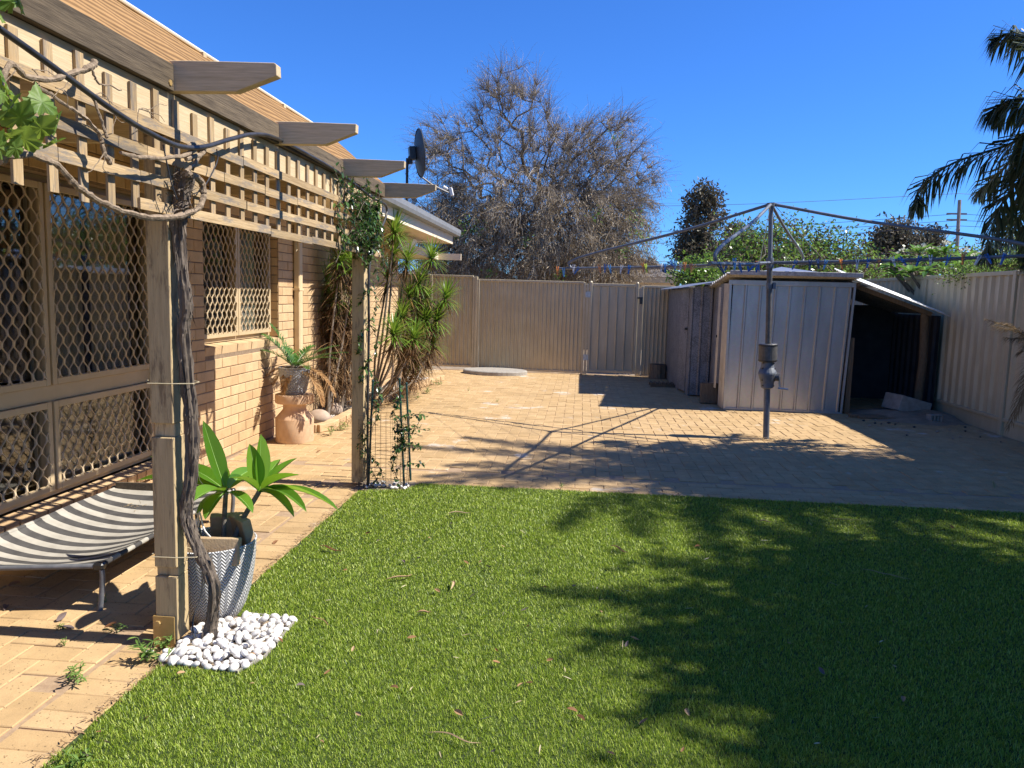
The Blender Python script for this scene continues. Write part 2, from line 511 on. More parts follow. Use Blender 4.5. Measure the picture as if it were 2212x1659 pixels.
# ================================================================== house
WX = -3.10                       # outer face of the bricks
house = thing('brick_house', 'tan brick house with screened windows along the left side of the path', 'house', (WX, 8, 0))
W1 = (2.2, 5.50, .215, 2.14); W2 = (6.13, 7.71, 1.03, 2.14); W3 = (9.35, 10.75, 1.03, 2.14)
WY0, WY1, WZ1 = .8, 12.9, 2.46
mb = MB(); xo, xi = WX - .006, WX - .24
def wseg(y0, y1, z0, z1): mb.bb((xi, y0, z0), (xo, y1, z1))
wseg(WY0, W1[0], -.05, WZ1); wseg(W1[0], W1[1], -.05, W1[2] - .06); wseg(W1[0], W1[1], W1[3], WZ1)
wseg(W1[1], W2[0], -.05, WZ1); wseg(W2[0], W2[1], -.05, W2[2] - .06); wseg(W2[0], W2[1], W2[3], WZ1)
wseg(W2[1], W3[0], -.05, WZ1); wseg(W3[0], W3[1], -.05, W3[2] - .06); wseg(W3[0], W3[1], W3[3], WZ1)
wseg(W3[1], WY1, -.05, WZ1)
mb.bb((-9, WY1 - .24, -.05), (xi, WY1, WZ1))
wall = mb.obj('wall', M['mortar'], house)
BL, BH, BJ = .305, .0895, .008
def brick_geo(ly, lz, d=.03):
    m2 = MB(); b = .0035; hy, hz = ly / 2, lz / 2
    V = [(-d, -hy, -hz), (-d, hy, -hz), (-d, hy, hz), (-d, -hy, hz), (-b, -hy, -hz), (-b, hy, -hz), (-b, hy, hz), (-b, -hy, hz),
         (0, -hy + b, -hz + b), (0, hy - b, -hz + b), (0, hy - b, hz - b), (0, -hy + b, hz - b)]
    F = [(0, 1, 5, 4), (1, 2, 6, 5), (2, 3, 7, 6), (3, 0, 4, 7), (4, 5, 9, 8), (5, 6, 10, 9), (6, 7, 11, 10), (7, 4, 8, 11), (8, 9, 10, 11)]
    m2.add(V, F); return m2
bricks = []
def holes(y0, y1, z0, z1):
    """cut a brick by the window openings -> list of y intervals left"""
    iv = [(y0, y1)]
    for (a, b, c, d) in (W1, W2, W3):
        if z1 > c - .055 and z0 < d + .0:
            nv = []
            for (p, q) in iv:
                if q <= a or p >= b: nv.append((p, q)); continue
                if p < a: nv.append((p, a))
                if q > b: nv.append((b, q))
            iv = nv
    return [(p, q) for p, q in iv if q - p > .03]
for r_ in range(29):
    z0 = .012 + r_ * BH; z1 = z0 + BH - BJ
    if z1 > WZ1: break
    for i in range(-1, 44):
        y0 = WY0 + (i + (.5 if r_ % 2 else 0)) * BL
        y0, y1 = max(y0, WY0), min(y0 + BL - BJ, WY1)
        if y1 - y0 < .03: continue
        for p, q in holes(y0, y1, z0, z1): bricks.append((p, q, z0, z1))
def bsize(b):
    y = (b[0] + b[1]) / 2; z = (b[2] + b[3]) / 2
    x, py, w = proj((WX, y, z))
    if not (w > .3 and -20 < x < 1400): return 0
    if y > 8.0 or z > 2.1: return .001 / w
    if y < 5.4 and z > .1: return .001
    return 1 / w
bricks.sort(key=lambda b: -bsize(b))
cache = {}; rest = MB()
for i, (p, q, z0, z1) in enumerate(bricks):
    c = Vector((WX + random.gauss(0, .0012), (p + q) / 2, (z0 + z1) / 2))
    if i < 270 and bsize((p, q, z0, z1)) > .01:
        key = (round(q - p, 3), round(z1 - z0, 3))
        if key not in cache: cache[key] = brick_geo(q - p, z1 - z0).mesh('brick', M['brick'])
        o = bpy.data.objects.new('brick', cache[key]); COL.objects.link(o); o.parent = wall
        o.location = c - house.location
    else:
        G = brick_geo(q - p, z1 - z0); rest.add(G.v[0] + np.array(c), G.f)
o = rest.obj('brick_field', M['brick'], wall); o['kind'] = 'stuff'
# reveals of the window openings and rowlock sills
for (a, b, c, d) in (W1, W2, W3):
    for yy_, sgn in ((a, 1), (b, -1)):
        k = 0; z0 = c
        while z0 < d - .02:
            q = MB(); ln = .10 if k % 2 else .065
            e0, e1_ = yy_ + sgn * .004, yy_ - sgn * .03
            q.bb((WX - .115, min(e0, e1_), z0), (WX - .010, max(e0, e1_), z0 + .080))
            q.obj('reveal_brick', M['brick'], wall); z0 += BH; k += 1
    y = a
    while y < b - .03:
        st_ = .114 if c < .5 else .305
        q = MB(); e = min(y + st_ - .008, b)
        R = rotaxis((0, 1, 0), .12)
        q.box((WX - .058 + (.03 if c < .5 else 0), (y + e) / 2, c - .050), (.118, e - y - .008, .072), R)
        q.obj('sill_brick', M['brick'], wall); y += st_

# ---- windows: frames, panes, diamond security mesh, curtains
t = NT('window_glass'); gl = t.n('BsdfGlossy'); gl.inputs['Roughness'].default_value = .02
tp = t.n('BsdfTransparent'); tp.inputs['Color'].default_value = (.82, .84, .82, 1)
mx = t.n('MixShader'); mx.inputs[0].default_value = .13; t.l(tp.outputs[0], mx.inputs[1]); t.l(gl.outputs[0], mx.inputs[2]); t.l(mx.outputs[0], t.out.inputs['Surface'])
M['glass'] = t.m
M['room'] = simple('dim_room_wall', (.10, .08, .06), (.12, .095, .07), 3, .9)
M['curtain'] = simple('pale_curtain', (.58, .47, .33), (.66, .55, .40), 5, .9)
M['blind'] = simple('grey_blind', (.30, .29, .28), (.36, .35, .33), 5, .9)
FX = WX - .10                    # plane of the frames
def screen(parent, y0, y1, z0, z1, cw=.046, ch=.132):
    mb = MB(); n = max(2, round((y1 - y0) / cw)); cw = (y1 - y0) / n
    zs = np.arange(z0, z1 + .001, ch / 8)
    for k in range(n + 1):
        ph = (zs - z0) / ch * 2 * math.pi
        sgn = 1 if k % 2 == 0 else -1
        off = np.tanh(1.5 * np.sin(ph)) / np.tanh(1.5) * cw * .44 * sgn
        yc = np.clip(y0 + k * cw + off, y0, y1)
        P = np.stack([np.full(len(zs), FX + .030) + .004 * np.cos(ph), yc, zs], 1)
        # flat expanded-metal strand, thicker where two strands meet
        W = .0021 + .0009 * np.abs(np.sin(ph))
        D = .0045
        ring = []
        for sx, sy in ((-1, -1), (1, -1), (1, 1), (-1, 1)):
            ring.append(P + np.stack([np.full(len(zs), sx * D), sy * W, np.zeros(len(zs))], 1))
        G = np.stack(ring + [ring[0]], 1); mb.grid(G)
    return mb.obj('security_mesh', M['screen'], parent)
def frame_rect(mb, y0, y1, z0, z1, w, x0, x1):
    mb.bb((x0, y0, z0), (x1, y0 + w, z1)); mb.bb((x0, y1 - w, z0), (x1, y1, z1))
    mb.bb((x0, y0 + w, z0), (x1, y1 - w, z0 + w)); mb.bb((x0, y0 + w, z1 - w), (x1, y1 - w, z1))
def curtain(parent, y0, y1, z0, z1, mat, amp=.02, per=.085, x=FX - .12):
    ys = np.linspace(y0, y1, max(8, int((y1 - y0) / .012)))
    X = x + amp * np.sin(ys / per * 2 * math.pi + 1.2 * np.sin(ys * 7))
    G = np.stack([np.stack([X, ys, np.full(len(ys), z)], 1) for z in (z0, z1)])
    return MB().grid(G).obj('curtain', mat, parent, smooth=True)
def window(rect, panes, label):
    """panes: list of (y0,y1,z0,z1) screen leaves inside the opening"""
    y0, y1, z0, z1 = rect
    mb = MB(); frame_rect(mb, y0 + .001, y1 - .001, z0, z1, .045, FX - .06, FX)
    w = mb.obj('window', M['frame'], house, bevel=.002); w['label'] = label
    for (a, b, c, d) in panes:
        mb = MB(); frame_rect(mb, a, b, c, d, .04, FX + .004, FX + .032)
        mb.obj('screen_frame', M['frame'], w, bevel=.003)
        screen(w, a + .036, b - .036, c + .036, d - .036)
    mb = MB(); mb.bb((FX - .035, y0 + .04, z0 + .04), (FX - .030, y1 - .04, z1 - .04)); mb.obj('pane', M['glass'], w)
    mb = MB(); mb.bb((FX - .07, (panes[0][1] + panes[1][0]) / 2 - .03, z0 + .05), (FX - .002, (panes[0][1] + panes[1][0]) / 2 + .03, z1 - .05)); mb.obj('mullion', M['frame'], w)
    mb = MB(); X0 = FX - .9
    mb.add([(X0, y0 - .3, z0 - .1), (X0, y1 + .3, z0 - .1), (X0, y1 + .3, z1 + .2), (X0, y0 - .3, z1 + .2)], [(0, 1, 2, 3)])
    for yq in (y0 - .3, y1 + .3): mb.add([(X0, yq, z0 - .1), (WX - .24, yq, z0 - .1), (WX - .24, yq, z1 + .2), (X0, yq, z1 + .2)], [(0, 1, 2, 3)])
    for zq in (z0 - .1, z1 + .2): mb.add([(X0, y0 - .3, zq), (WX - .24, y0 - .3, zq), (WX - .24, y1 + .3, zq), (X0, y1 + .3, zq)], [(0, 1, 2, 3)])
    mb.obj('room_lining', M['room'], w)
    return w
w1 = window(W1, [(2.25, 3.3, .90, 2.10), (3.30, 4.345, .90, 2.10), (4.365, 5.46, .90, 2.10), (2.25, 3.3, .25, .80), (3.30, 4.345, .25, .80), (4.365, 5.46, .25, .80)],
            'tall beige framed window with large diamond security mesh')
MB().bb((FX - .05, W1[0] + .046, .802), (FX + .014, W1[1] - .046, .898)).obj('transom', M['frame'], w1, bevel=.003)
MB().bb((FX - .05, 4.315, .25), (FX + .012, 4.395, 2.1)).obj('mullion', M['frame'], w1)
curtain(w1, 4.95, 5.42, .2, 2.12, M['curtain'])
curtain(w1, 4.42, 4.95, .2, 2.12, M['curtain'], .012, .11, FX - .16)
curtain(w1, 2.5, 3.9, .2, 1.2, M['blind'], .01, .2, FX - .4)
w2 = window(W2, [(6.17, 6.915, 1.07, 2.10), (6.925, 7.67, 1.07, 2.10)], 'beige framed window with security mesh above the brick sill')
curtain(w2, 7.0, 7.65, 1.05, 2.1, M['blind'], .01, .12)
w3 = window(W3, [(9.39, 10.045, 1.07, 2.10), (10.055, 10.71, 1.07, 2.10)], 'screened window behind the spiky plants')
curtain(w3, 9.4, 10.7, 1.05, 2.1, M['blind'], .01, .12)

# ---- eaves, roof, gutter, downpipe
EX = -2.42
M['gutter'] = simple('grey_gutter_paint', (.19, .20, .21), (.24, .25, .26), 6, .45)
M['rooftile'] = simple('grey_roof_tile', (.10, .10, .105), (.17, .165, .16), 12, .85, bump=.3)
MB().bb((WX - .2, WY0, 2.42), (EX + .02, 14.05, 2.435)).obj('soffit', M['soffit'], house)
MB().bb((EX + .02, WY0, 2.40), (EX + .045, 14.07, 2.56)).obj('fascia', M['fascia'], house)
MB().bb((-6, 14.052, 2.40), (EX + .02, 14.075, 2.56)).obj('fascia', M['fascia'], house)
gp = [(EX + .045, 2.545), (EX + .15, 2.555), (EX + .165, 2.60), (EX + .165, 2.665), (EX + .150, 2.672), (EX + .150, 2.61), (EX + .14, 2.57), (EX + .047, 2.56), (EX + .047, 2.66), (EX + .040, 2.66)]
MB().extrude([(x, 7.4, z) for x, z in gp], (0, 6.85, 0)).obj('gutter', M['gutter'], house)
mb = MB()
rs = math.tan(math.radians(21))
for k in range(14):                      # courses of tiles stepping up the roof
    x0 = EX + .10 - k * .32; z0 = 2.66 + k * .32 * rs
    ys = np.arange(WY0 + 3.0, 14.25, .05)
    wv = .016 * np.abs(np.sin(ys / .30 * math.pi))
    hip = np.minimum(ys, 14.2 - max(0, k * .32 - .0) * .55)
    G = np.stack([np.stack([np.full(len(ys), x0), hip, z0 + wv - .02], 1), np.stack([np.full(len(ys), x0), hip, z0 + wv + .016], 1),
                  np.stack([np.full(len(ys), x0 - .34), np.minimum(ys, 14.2 - (k + 1) * .32 * .55), z0 + .34 * rs + wv + .016], 1)])
    mb.grid(G)
roof = mb.obj('roof', M['rooftile'], house)
MB().bb((WX + .004, 8.11, .02), (WX + .075, 8.205, 2.42)).obj('downpipe', M['cream'], house, bevel=.012)
for zc in (.6, 1.5, 2.2): MB().bb((WX, 8.09, zc), (WX + .079, 8.225, zc + .025)).obj('downpipe_bracket', M['cream'], house)
# small porch roof at the far end of the house
porch = thing('porch_roof', 'low cream porch roof at the far end of the house', 'porch', (-3.3, 13.6, 0))
mb = MB(); mb.bb((-4.4, 12.4, 2.16), (-2.78, 14.7, 2.20)); mb.obj('ceiling', M['soffit'], porch)
mb = MB(); mb.bb((-2.78, 10.9, 2.14), (-2.755, 14.72, 2.27)); mb.obj('fascia', M['fascia'], porch)
mb = MB(); mb.bb((-4.4, 14.70, 2.14), (-2.32, 14.76, 2.26)); mb.obj('beam', M['soffit'], porch)
mb = MB(); mb.bb((-3.9, 14.62, 0), (-3.81, 14.71, 2.15)); mb.obj('post', M['cream'], porch)
# floodlight under the eave
p = onX(820, 520, -2.75)
fl = thing('floodlight', 'small white floodlight hanging under the house eave', 'light', (-2.75, 11.9, 2.3))
M['whitepl'] = simple('white_plastic', (.7, .68, .63), (.76, .74, .7), 8, .45)
MB().lathe([(.045, 2.395), (.045, 2.42)], (-2.75, 11.9, 0), 16, True, True).obj('mount', M['whitepl'], fl, smooth=False)
MB().tube([(-2.75, 11.9, 2.40), (-2.73, 11.88, 2.35), (-2.69, 11.86, 2.31)], .014, 8).obj('arm', M['whitepl'], fl)
MB().tube([(-2.74, 11.92, 2.345), (-2.69, 11.86, 2.315), (-2.60, 11.80, 2.265)], [.03, .045, .062], 14).obj('lamp_head', M['whitepl'], fl)

# ================================================================== pergola
BX = -1.62
perg = thing('timber_pergola', 'cream timber pergola over the path with shade cloth and jutting rafters', 'pergola', (-1.69, 3.0, 0))
def post(xc, y0, y1, secs):
    mb = MB()
    for z0, z1, dx0, dx1, dy0, dy1 in secs:
        mb.bb((xc - .048 + dx0, y0 + dy0, z0), (xc + .048 - dx1, y1 - dy1, z1))
    return mb
nz = [onY(355, y, 2.972)[2] for y in (915, 945, 1225, 1245)]
post(-1.692, 2.968, 3.062, [(.03, nz[3], 0, 0, 0, 0), (nz[3], nz[2], 0, 0, .018, 0), (nz[2], nz[1], 0, 0, 0, 0), (nz[1], nz[0], .004, .004, .022, 0), (nz[0], 2.10, 0, 0, 0, 0), (2.10, 2.272, 0, .046, 0, 0)]).obj('post', M['post'], perg, bevel=.003)
post(-1.692, 5.755, 5.847, [(.03, 2.10, 0, 0, 0, 0), (2.10, 2.272, 0, .046, 0, 0)]).obj('post', M['post'], perg, bevel=.003)
M['rust'] = simple('yellow_zinc_bracket', (.40, .26, .09), (.50, .34, .14), 18, .5, .4)
mb = MB(); mb.bb((-1.748, 2.958, .0), (-1.655, 2.964, .135)); mb.bb((-1.748, 2.964, .0), (-1.742, 3.07, .135)); br = mb.obj('post_bracket', M['rust'], perg)
for z_ in (.105, .035):
    MB().tube([(-1.725, 2.964, z_), (-1.725, 2.948, z_)], .0125, 6).obj('bolt', M['rust'], br)
# beam in two lengths, rafters on top, weathered boards between them
for a, b in ((.9, 4.405), (4.409, 6.29)):
    MB().bb((-1.690, a, 2.125), (-1.646, b, 2.272)).obj('beam', M['beam'], perg, bevel=.002)
RY = [1.94, 2.997, 4.054, 5.162, 6.262]
for y in RY:
    prof = [(-3.09, 2.276), (-1.372, 2.276), (-1.207, 2.338), (-1.205, 2.382), (-1.55, 2.392), (-3.09, 2.40)]
    if y > 2.5 and y < 3.5: prof = [(-3.09, 2.276), (-1.372, 2.276), (-1.205, 2.336), (-1.207, 2.378), (-1.215, 2.384), (-1.55, 2.392), (-3.09, 2.40)]
    MB().extrude([(x, y - .0, z) for x, z in prof], (0, .045, 0)).obj('rafter', M['rafter'], perg, bevel=.002)
for a, b in zip(RY, RY[1:]):
    MB().bb((-1.655, a + .047, 2.274), (BX, b - .002, 2.376)).obj('blocking_board', M['grey_timber'], perg, bevel=.002)
MB().bb((-1.655, .9, 2.274), (BX, 1.938, 2.376)).obj('blocking_board', M['grey_timber'], perg)
# shade cloth: rises from the boards to a batten, then runs back to the house
t = NT('brown_shade_cloth'); v = t.coord('World', (1, 1, 1)); t.rough(.9, 0, .1)
wv = t.n('TexWave'); wv.wave_type = 'BANDS'; wv.bands_direction = 'X'; wv.inputs['Scale'].default_value = 7; wv.inputs['Distortion'].default_value = 1.2; wv.inputs['Detail'].default_value = 2
t.l(t.coord('World', (1, .02, 1)), wv.inputs['Vector'])
wf = t.n('TexWave'); wf.wave_type = 'BANDS'; wf.bands_direction = 'Y'; wf.inputs['Scale'].default_value = 60
t.l(v, wf.inputs['Vector'])
c = t.ramp(wv.outputs['Fac'], [(.3, (.12, .066, .027)), (.7, (.38, .225, .095))])
c = t.mix(.35, c, t.ramp(t.noise(v, 4, 5), [(.35, (.12, .07, .032)), (.65, (.34, .20, .09))]))
c = t.mix(.12, c, t.ramp(wf.outputs['Fac'], [(.3, (.14, .08, .036)), (.7, (.33, .2, .09))]))
t.color(c); t.bump(wv.outputs['Fac'], .4, .006)
M['cloth'] = t.m
ys = np.linspace(.9, 6.32, 90); rows = []
prof = [(-1.628, 2.378), (-1.70, 2.442), (-1.80, 2.528), (-1.92, 2.628), (-2.055, 2.742), (-2.07, 2.755), (-2.5, 2.72), (-3.0, 2.70)]
for k, (x, z) in enumerate(prof):
    sag = 0 if k in (0, 4, 5) else .012
    zz = z - sag * (1 - np.abs(np.sin((ys - 2.997) / 1.08 * math.pi))) * (1 if k < 4 else 3) * np.sin(k)**2
    rows.append(np.stack([np.full(len(ys), x) + .004 * np.sin(ys * 13 + k), ys, zz], 1))
MB().grid(np.stack(rows)).obj('shade_cloth', M['cloth'], perg, smooth=False)
MB().tube([(-2.055, .9, 2.752), (-2.055, 6.32, 2.752)], .011, 8).obj('cloth_batten', M['fascia'], perg)
for y in RY:
    MB().bb((-2.075, y + .005, 2.396), (-2.03, y + .04, 2.745)).obj('cloth_strut', M['beam'], perg)
for y in (2.985, 5.79):
    MB().tube([(BX + .004, y - .02, 2.30), (BX - .03, y - .02, 2.30)], .012, 6).obj('bolt', M['rust'], perg)

# ================================================================== lattice
lat = thing('lattice_trellis', 'weathered timber lattice hanging below the pergola beam', 'trellis', (-1.64, 4.0, 1.79))
y = 1.25; k = 0
while y < 6.2:
    z1 = 2.245 + random.gauss(0, .008); z0 = 1.792 + random.gauss(0, .004)
    if not (2.94 < y < 3.02):
        MB().box((-1.6385, y, (z0 + z1) / 2), (.009, .040, z1 - z0), rotaxis((1, 0, 0), random.gauss(0, .012))).obj('slat', M['slatv'], lat)
    y += .1488; k += 1
for r_, zc in enumerate((1.812, 1.912, 2.012, 2.118)):
    y = 2.74 if r_ == 0 else 1.2 + .2 * r_
    while y < 5.95:
        ln = random.choice((.62, .9, 1.2, .45)); e = min(y + ln, 6.2 - .05 * r_)
        if e - y > .1:
            a = random.gauss(0, .004)
            if r_ == 0 and 2.86 < (y + e) / 2 < 3.0: pass
            MB().box((-1.627 + random.gauss(0, .001), (y + e) / 2, zc + random.gauss(0, .003)), (.010, e - y - .004, .041), rotaxis((1, 0, 0), a)).obj('slat', M['slat'], lat)
        y = e
for y in (4.35, 5.1, 5.9):                   # hooks for hanging baskets
    z0 = 1.79
    MB().tube([(-1.645, y, z0 + .01), (-1.645, y, z0 - .02), (-1.645, y + .02, z0 - .045), (-1.645, y + .0, z0 - .062), (-1.645, y - .022, z0 - .045)], .003, 5).obj('hook', M['galvplain'] if 'galvplain' in M else M['frame'], lat)
# ================================================================== leaf and frond builders
def leaf(mb, base, d, up, L, W, droop=.3, fold=.25, n=7, shape=0.0, twist=0.0, curl=0.0):
    """one broad leaf: a folded blade bending under its weight"""
    d = nrm(d); p = np.asarray(base, float).copy(); side = nrm(np.cross(d, up)); 
    if twist: side = rotaxis(d, twist) @ side
    C, Lf, Rt = [], [], []
    for i in range(n):
        t = i / (n - 1)
        w = W * .5 * (max(0, math.sin(math.pi * min(1, (t * .93 + .04)) ** (1.0 - shape))) ** .8)
        if i == n - 1: w = .0006
        u_ = nrm(np.cross(side, d))
        C.append(p.copy()); Lf.append(p + side * w + u_ * w * fold); Rt.append(p - side * w + u_ * w * fold)
        d = nrm(d + A(0, 0, -droop / n) + u_ * curl / n); p = p + d * L / (n - 1)
        side = nrm(side - d * (side @ d))
    mb.grid(np.stack([np.array(Lf), np.array(C), np.array(Rt)], 1))
    return np.array(C)
def curve_pts(p0, d0, L, bend, n=14, side=None):
    p = np.asarray(p0, float).copy(); d = nrm(d0); out = [p.copy()]
    for i in range(n - 1):
        d = nrm(d + A(0, 0, -bend / n)); 
        if side is not None: d = nrm(d + np.asarray(side) / n)
        p = p + d * L / (n - 1); out.append(p.copy())
    return np.array(out)
def frond(mb, pts, n, leafL, W, droop=.5, ang=60, start=.12, jit=.15, vup=.15, two=True, ragged=0.0):
    """feather leaf: leaflets along both sides of a rachis; numpy quads"""
    P = np.asarray(pts, float); T = np.gradient(P, axis=0); T /= np.linalg.norm(T, axis=1, keepdims=True)
    m_ = len(P)
    for i in range(n):
        t = start + (1 - start) * (i + .5) / n
        f = t * (m_ - 1); k = min(int(f), m_ - 2); u_ = f - k
        p = P[k] * (1 - u_) + P[k + 1] * u_; d = nrm(T[k] * (1 - u_) + T[k + 1] * u_)
        sd = nrm(np.cross(d, A(0, 0, 1))); upv = np.cross(sd, d)
        prof = math.sin(math.pi * (.12 + .84 * t) ** .8) ** .6
        for s_ in (-1, 1):
            if ragged and random.random() < ragged: continue
            a = math.radians(ang * (1 - .45 * t) + random.gauss(0, 8))
            dr = nrm(d * math.cos(a) + sd * s_ * math.sin(a) + upv * (vup + random.gauss(0, jit)))
            L = leafL * prof * random.uniform(.85, 1.1)
            q1 = p + dr * L * .5; dr2 = nrm(dr + A(0, 0, -droop * random.uniform(.6, 1.3))); q2 = q1 + dr2 * L * .5
            w1 = nrm(np.cross(dr, upv)) * W * .5; w2 = nrm(np.cross(dr2, upv)) * W * .5
            mb.add([p - w1 * .5, p + w1 * .5, q1 + w1, q1 - w1, q2], [(0, 1, 2, 3), (3, 2, 4)])
def leafcloud(P, D, L, W, up=None):
    """many small flat leaves as numpy quads: P positions, D directions"""
    n = len(P); D = D / np.maximum(np.linalg.norm(D, axis=1, keepdims=True), 1e-9)
    r = rng.normal(size=(n, 3)); S = np.cross(D, r); S /= np.maximum(np.linalg.norm(S, axis=1, keepdims=True), 1e-9)
    L = np.broadcast_to(L, (n,))[:, None]; W = np.broadcast_to(W, (n,))[:, None]
    V = np.stack([P, P + D * L * .5 + S * W * .5, P + D * L, P + D * L * .5 - S * W * .5], 1).reshape(-1, 3)
    return V, np.arange(n * 4).reshape(n, 4)

# ================================================================== grape vine on the near post
gv = thing('grape_vine', 'old grape vine with shaggy bark climbing the near pergola post', 'vine', (-1.60, 2.99, 0))
vt = [(455, 1372, -1.585), (459, 1330, -1.583), (463, 1275, -1.58), (452, 1235, -1.578), (432, 1195, -1.575), (408, 1140, -1.578), (402, 1100, -1.585), (412, 1040, -1.59), (415, 960, -1.588), (412, 880, -1.585), (404, 800, -1.585), (396, 720, -1.588), (404, 660, -1.59), (396, 590, -1.59), (388, 500, -1.585), (394, 430, -1.575), (402, 372, -1.565)]
P = spline([onY(x, y, 3.035 if y > 1300 else 3.005) for x, y, X in vt], 110); P[0][2] = -.02
rr = np.interp(np.linspace(0, 1, 110), [0, .06, .12, .3, .5, .8, .93, 1], [.030, .024, .021, .020, .025, .022, .027, .030])
def barktube(mb, P, r, n=14, amp=.28, seed=3):
    rg = np.random.default_rng(seed); k = len(P)
    ph = rg.random(n) * 6.3
    T = np.gradient(P, axis=0); T /= np.linalg.norm(T, axis=1, keepdims=True)
    N = nrm(np.cross(T[0], A(.3, .2, .9))); V = []
    ang = np.arange(n) * 2 * math.pi / n
    ridge = rg.normal(size=(n,)) * .5
    for i in range(k):
        N = nrm(N - T[i] * (N @ T[i])); B = np.cross(T[i], N)
        ridge = ridge * .88 + rg.normal(size=n) * .28
        rad = r[i] * (1 + amp * np.clip(ridge, -1.2, 1.5))
        V.append(P[i] + np.cos(ang)[:, None] * N * rad[:, None] + np.sin(ang)[:, None] * B * rad[:, None])
    F = [(i * n + j, i * n + (j + 1) % n, (i + 1) * n + (j + 1) % n, (i + 1) * n + j) for i in range(k - 1) for j in range(n)]
    F += [tuple(range(n - 1, -1, -1)), tuple((k - 1) * n + j for j in range(n))]
    mb.add(np.concatenate(V), F)
mb = MB(); barktube(mb, P, rr, 20, .38); trunk = mb.obj('trunk', M['bark'], gv)
# peeling strips of bark
mb = MB()
for i in range(330):
    k = random.randrange(4, 108); c = P[k]; a = random.uniform(0, 6.28)
    o_ = A(math.cos(a), math.sin(a), 0); q = c + o_ * rr[k] * .95
    L = random.uniform(.03, .10); up_ = random.choice((-1, 1)); s_ = nrm(np.cross(o_, A(0, 0, 1))) * random.uniform(.0015, .004)
    out = random.uniform(.05, .45)
    pts = [q, q + A(0, 0, up_ * L * .5) + o_ * L * out * .25, q + A(0, 0, up_ * L * .85) + o_ * L * out * .8]
    mb.add([pts[0] - s_, pts[0] + s_, pts[1] + s_, pts[1] - s_, pts[2]], [(0, 1, 2, 3), (3, 2, 4)])
for i in range(90):                       # the tangle at the head
    c = onX(random.gauss(395, 14), random.uniform(372, 470), -1.57); a = random.uniform(0, 6.28)
    o_ = nrm(A(math.cos(a), math.sin(a), random.uniform(-.6, .9))); L = random.uniform(.02, .06); s_ = nrm(np.cross(o_, A(.2, .4, 1))) * random.uniform(.002, .005)
    q = c + o_ * .015; mb.add([q - s_, q + s_, q + o_ * L * .6 + s_ * .7, q + o_ * L * .6 - s_ * .7, q + o_ * L + A(0, 0, -.01)], [(0, 1, 2, 3), (3, 2, 4)])
mb.obj('bark_strips', M['bark'], trunk)['kind'] = 'stuff'
def cane(pts, r0, r1, X=-1.56, n=48, name='cane', mat='barkpale', wig=.004):
    Q = [onX(p[0], p[1], p[2] if len(p) > 2 else X) for p in pts]
    S = spline(Q, n); S += rng.normal(size=S.shape) * wig * .25
    S[:, 2] += wig * np.sin(np.arange(n) * .9) * .4
    r = np.linspace(r0, r1, n) * (1 + .10 * np.sin(np.arange(n) * 1.9) + .08 * rng.normal(size=n))
    mb = MB(); barktube(mb, S, r, 8, .16, random.randrange(999)); return mb.obj(name, M[mat], gv)
cane([(402, 375), (432, 388), (440, 415), (432, 445), (404, 462), (360, 470), (310, 468), (262, 455), (225, 440), (190, 420), (158, 395), (130, 362), (100, 345), (60, 335), (10, 338)], .0135, .008, n=80)
cane([(402, 345), (440, 328), (430, 318), (400, 335), (350, 342), (300, 338), (260, 330)], .0095, .006, n=50)
cane([(402, 372), (420, 355), (432, 332), (420, 310), (405, 318)], .009, .006, n=26)
cane([(238, 353), (225, 330), (218, 300), (205, 278), (180, 252), (150, 232), (110, 205), (75, 180)], .0085, .005, n=44)
cane([(232, 298), (224, 275), (212, 240), (200, 210), (185, 195), (168, 185)], .006, .003, n=30, X=-1.55)
cane([(-5, 205), (20, 140), (60, 165), (110, 170), (180, 150), (200, 142), (205, 132)], .0075, .010, n=40, X=-1.55)
cane([(195, 145), (205, 165), (212, 178), (240, 186), (262, 196)], .004, .002, n=22, X=-1.54)
cane([(-5, 350), (12, 335), (28, 318)], .014, .010, n=16, X=-1.52)
for k in range(16):                        # dry tendrils and twigs
    x0, y0 = random.choice([(205, 205), (160, 165), (235, 225), (40, 140), (70, 150), (225, 330), (300, 235), (120, 190)])
    pts = [(x0, y0)]
    a = random.uniform(-.6, 2.4)
    for _ in range(4):
        a += random.gauss(0, .5); pts.append((pts[-1][0] + 16 * math.cos(a), pts[-1][1] + 16 * math.sin(a)))
    cane(pts, .0018, .0009, X=-1.55, n=14, name='tendril', wig=.002)
# the leaves: five-lobed with saw teeth
GL = [(0, -.10), (.10, -.20), (.22, -.28), (.30, -.20), (.42, -.22), (.46, -.10), (.58, -.02), (.50, .08), (.62, .22), (.52, .26), (.56, .40), (.42, .38), (.34, .48), (.30, .60), (.20, .64), (.12, .80), (.05, .84), (0, .96)]
GL = GL + [(-x, y) for x, y in GL[-2:0:-1]]
t = NT('grape_leaf_face'); v = t.coord('Object'); t.rough(.5, 0, .35)
col = t.ramp(t.rnd(), [(0, (.055, .13, .018)), (.55, (.115, .22, .035)), (1, (.20, .30, .07))])
col = t.mix(.45, col, t.ramp(t.noise(v, 55, 4), [(.35, (.06, .13, .02)), (.7, (.22, .31, .09))])); t.color(col)
tr = t.n('BsdfTranslucent'); tr.inputs['Color'].default_value = (.32, .46, .06, 1); mx = t.n('MixShader'); mx.inputs[0].default_value = .35
t.l(t.b.outputs[0], mx.inputs[1]); t.l(tr.outputs[0], mx.inputs[2]); t.l(mx.outputs[0], t.out.inputs['Surface'])
t.bump(t.noise(v, 90, 3), .25, .003); M['grapeleaf'] = t.m
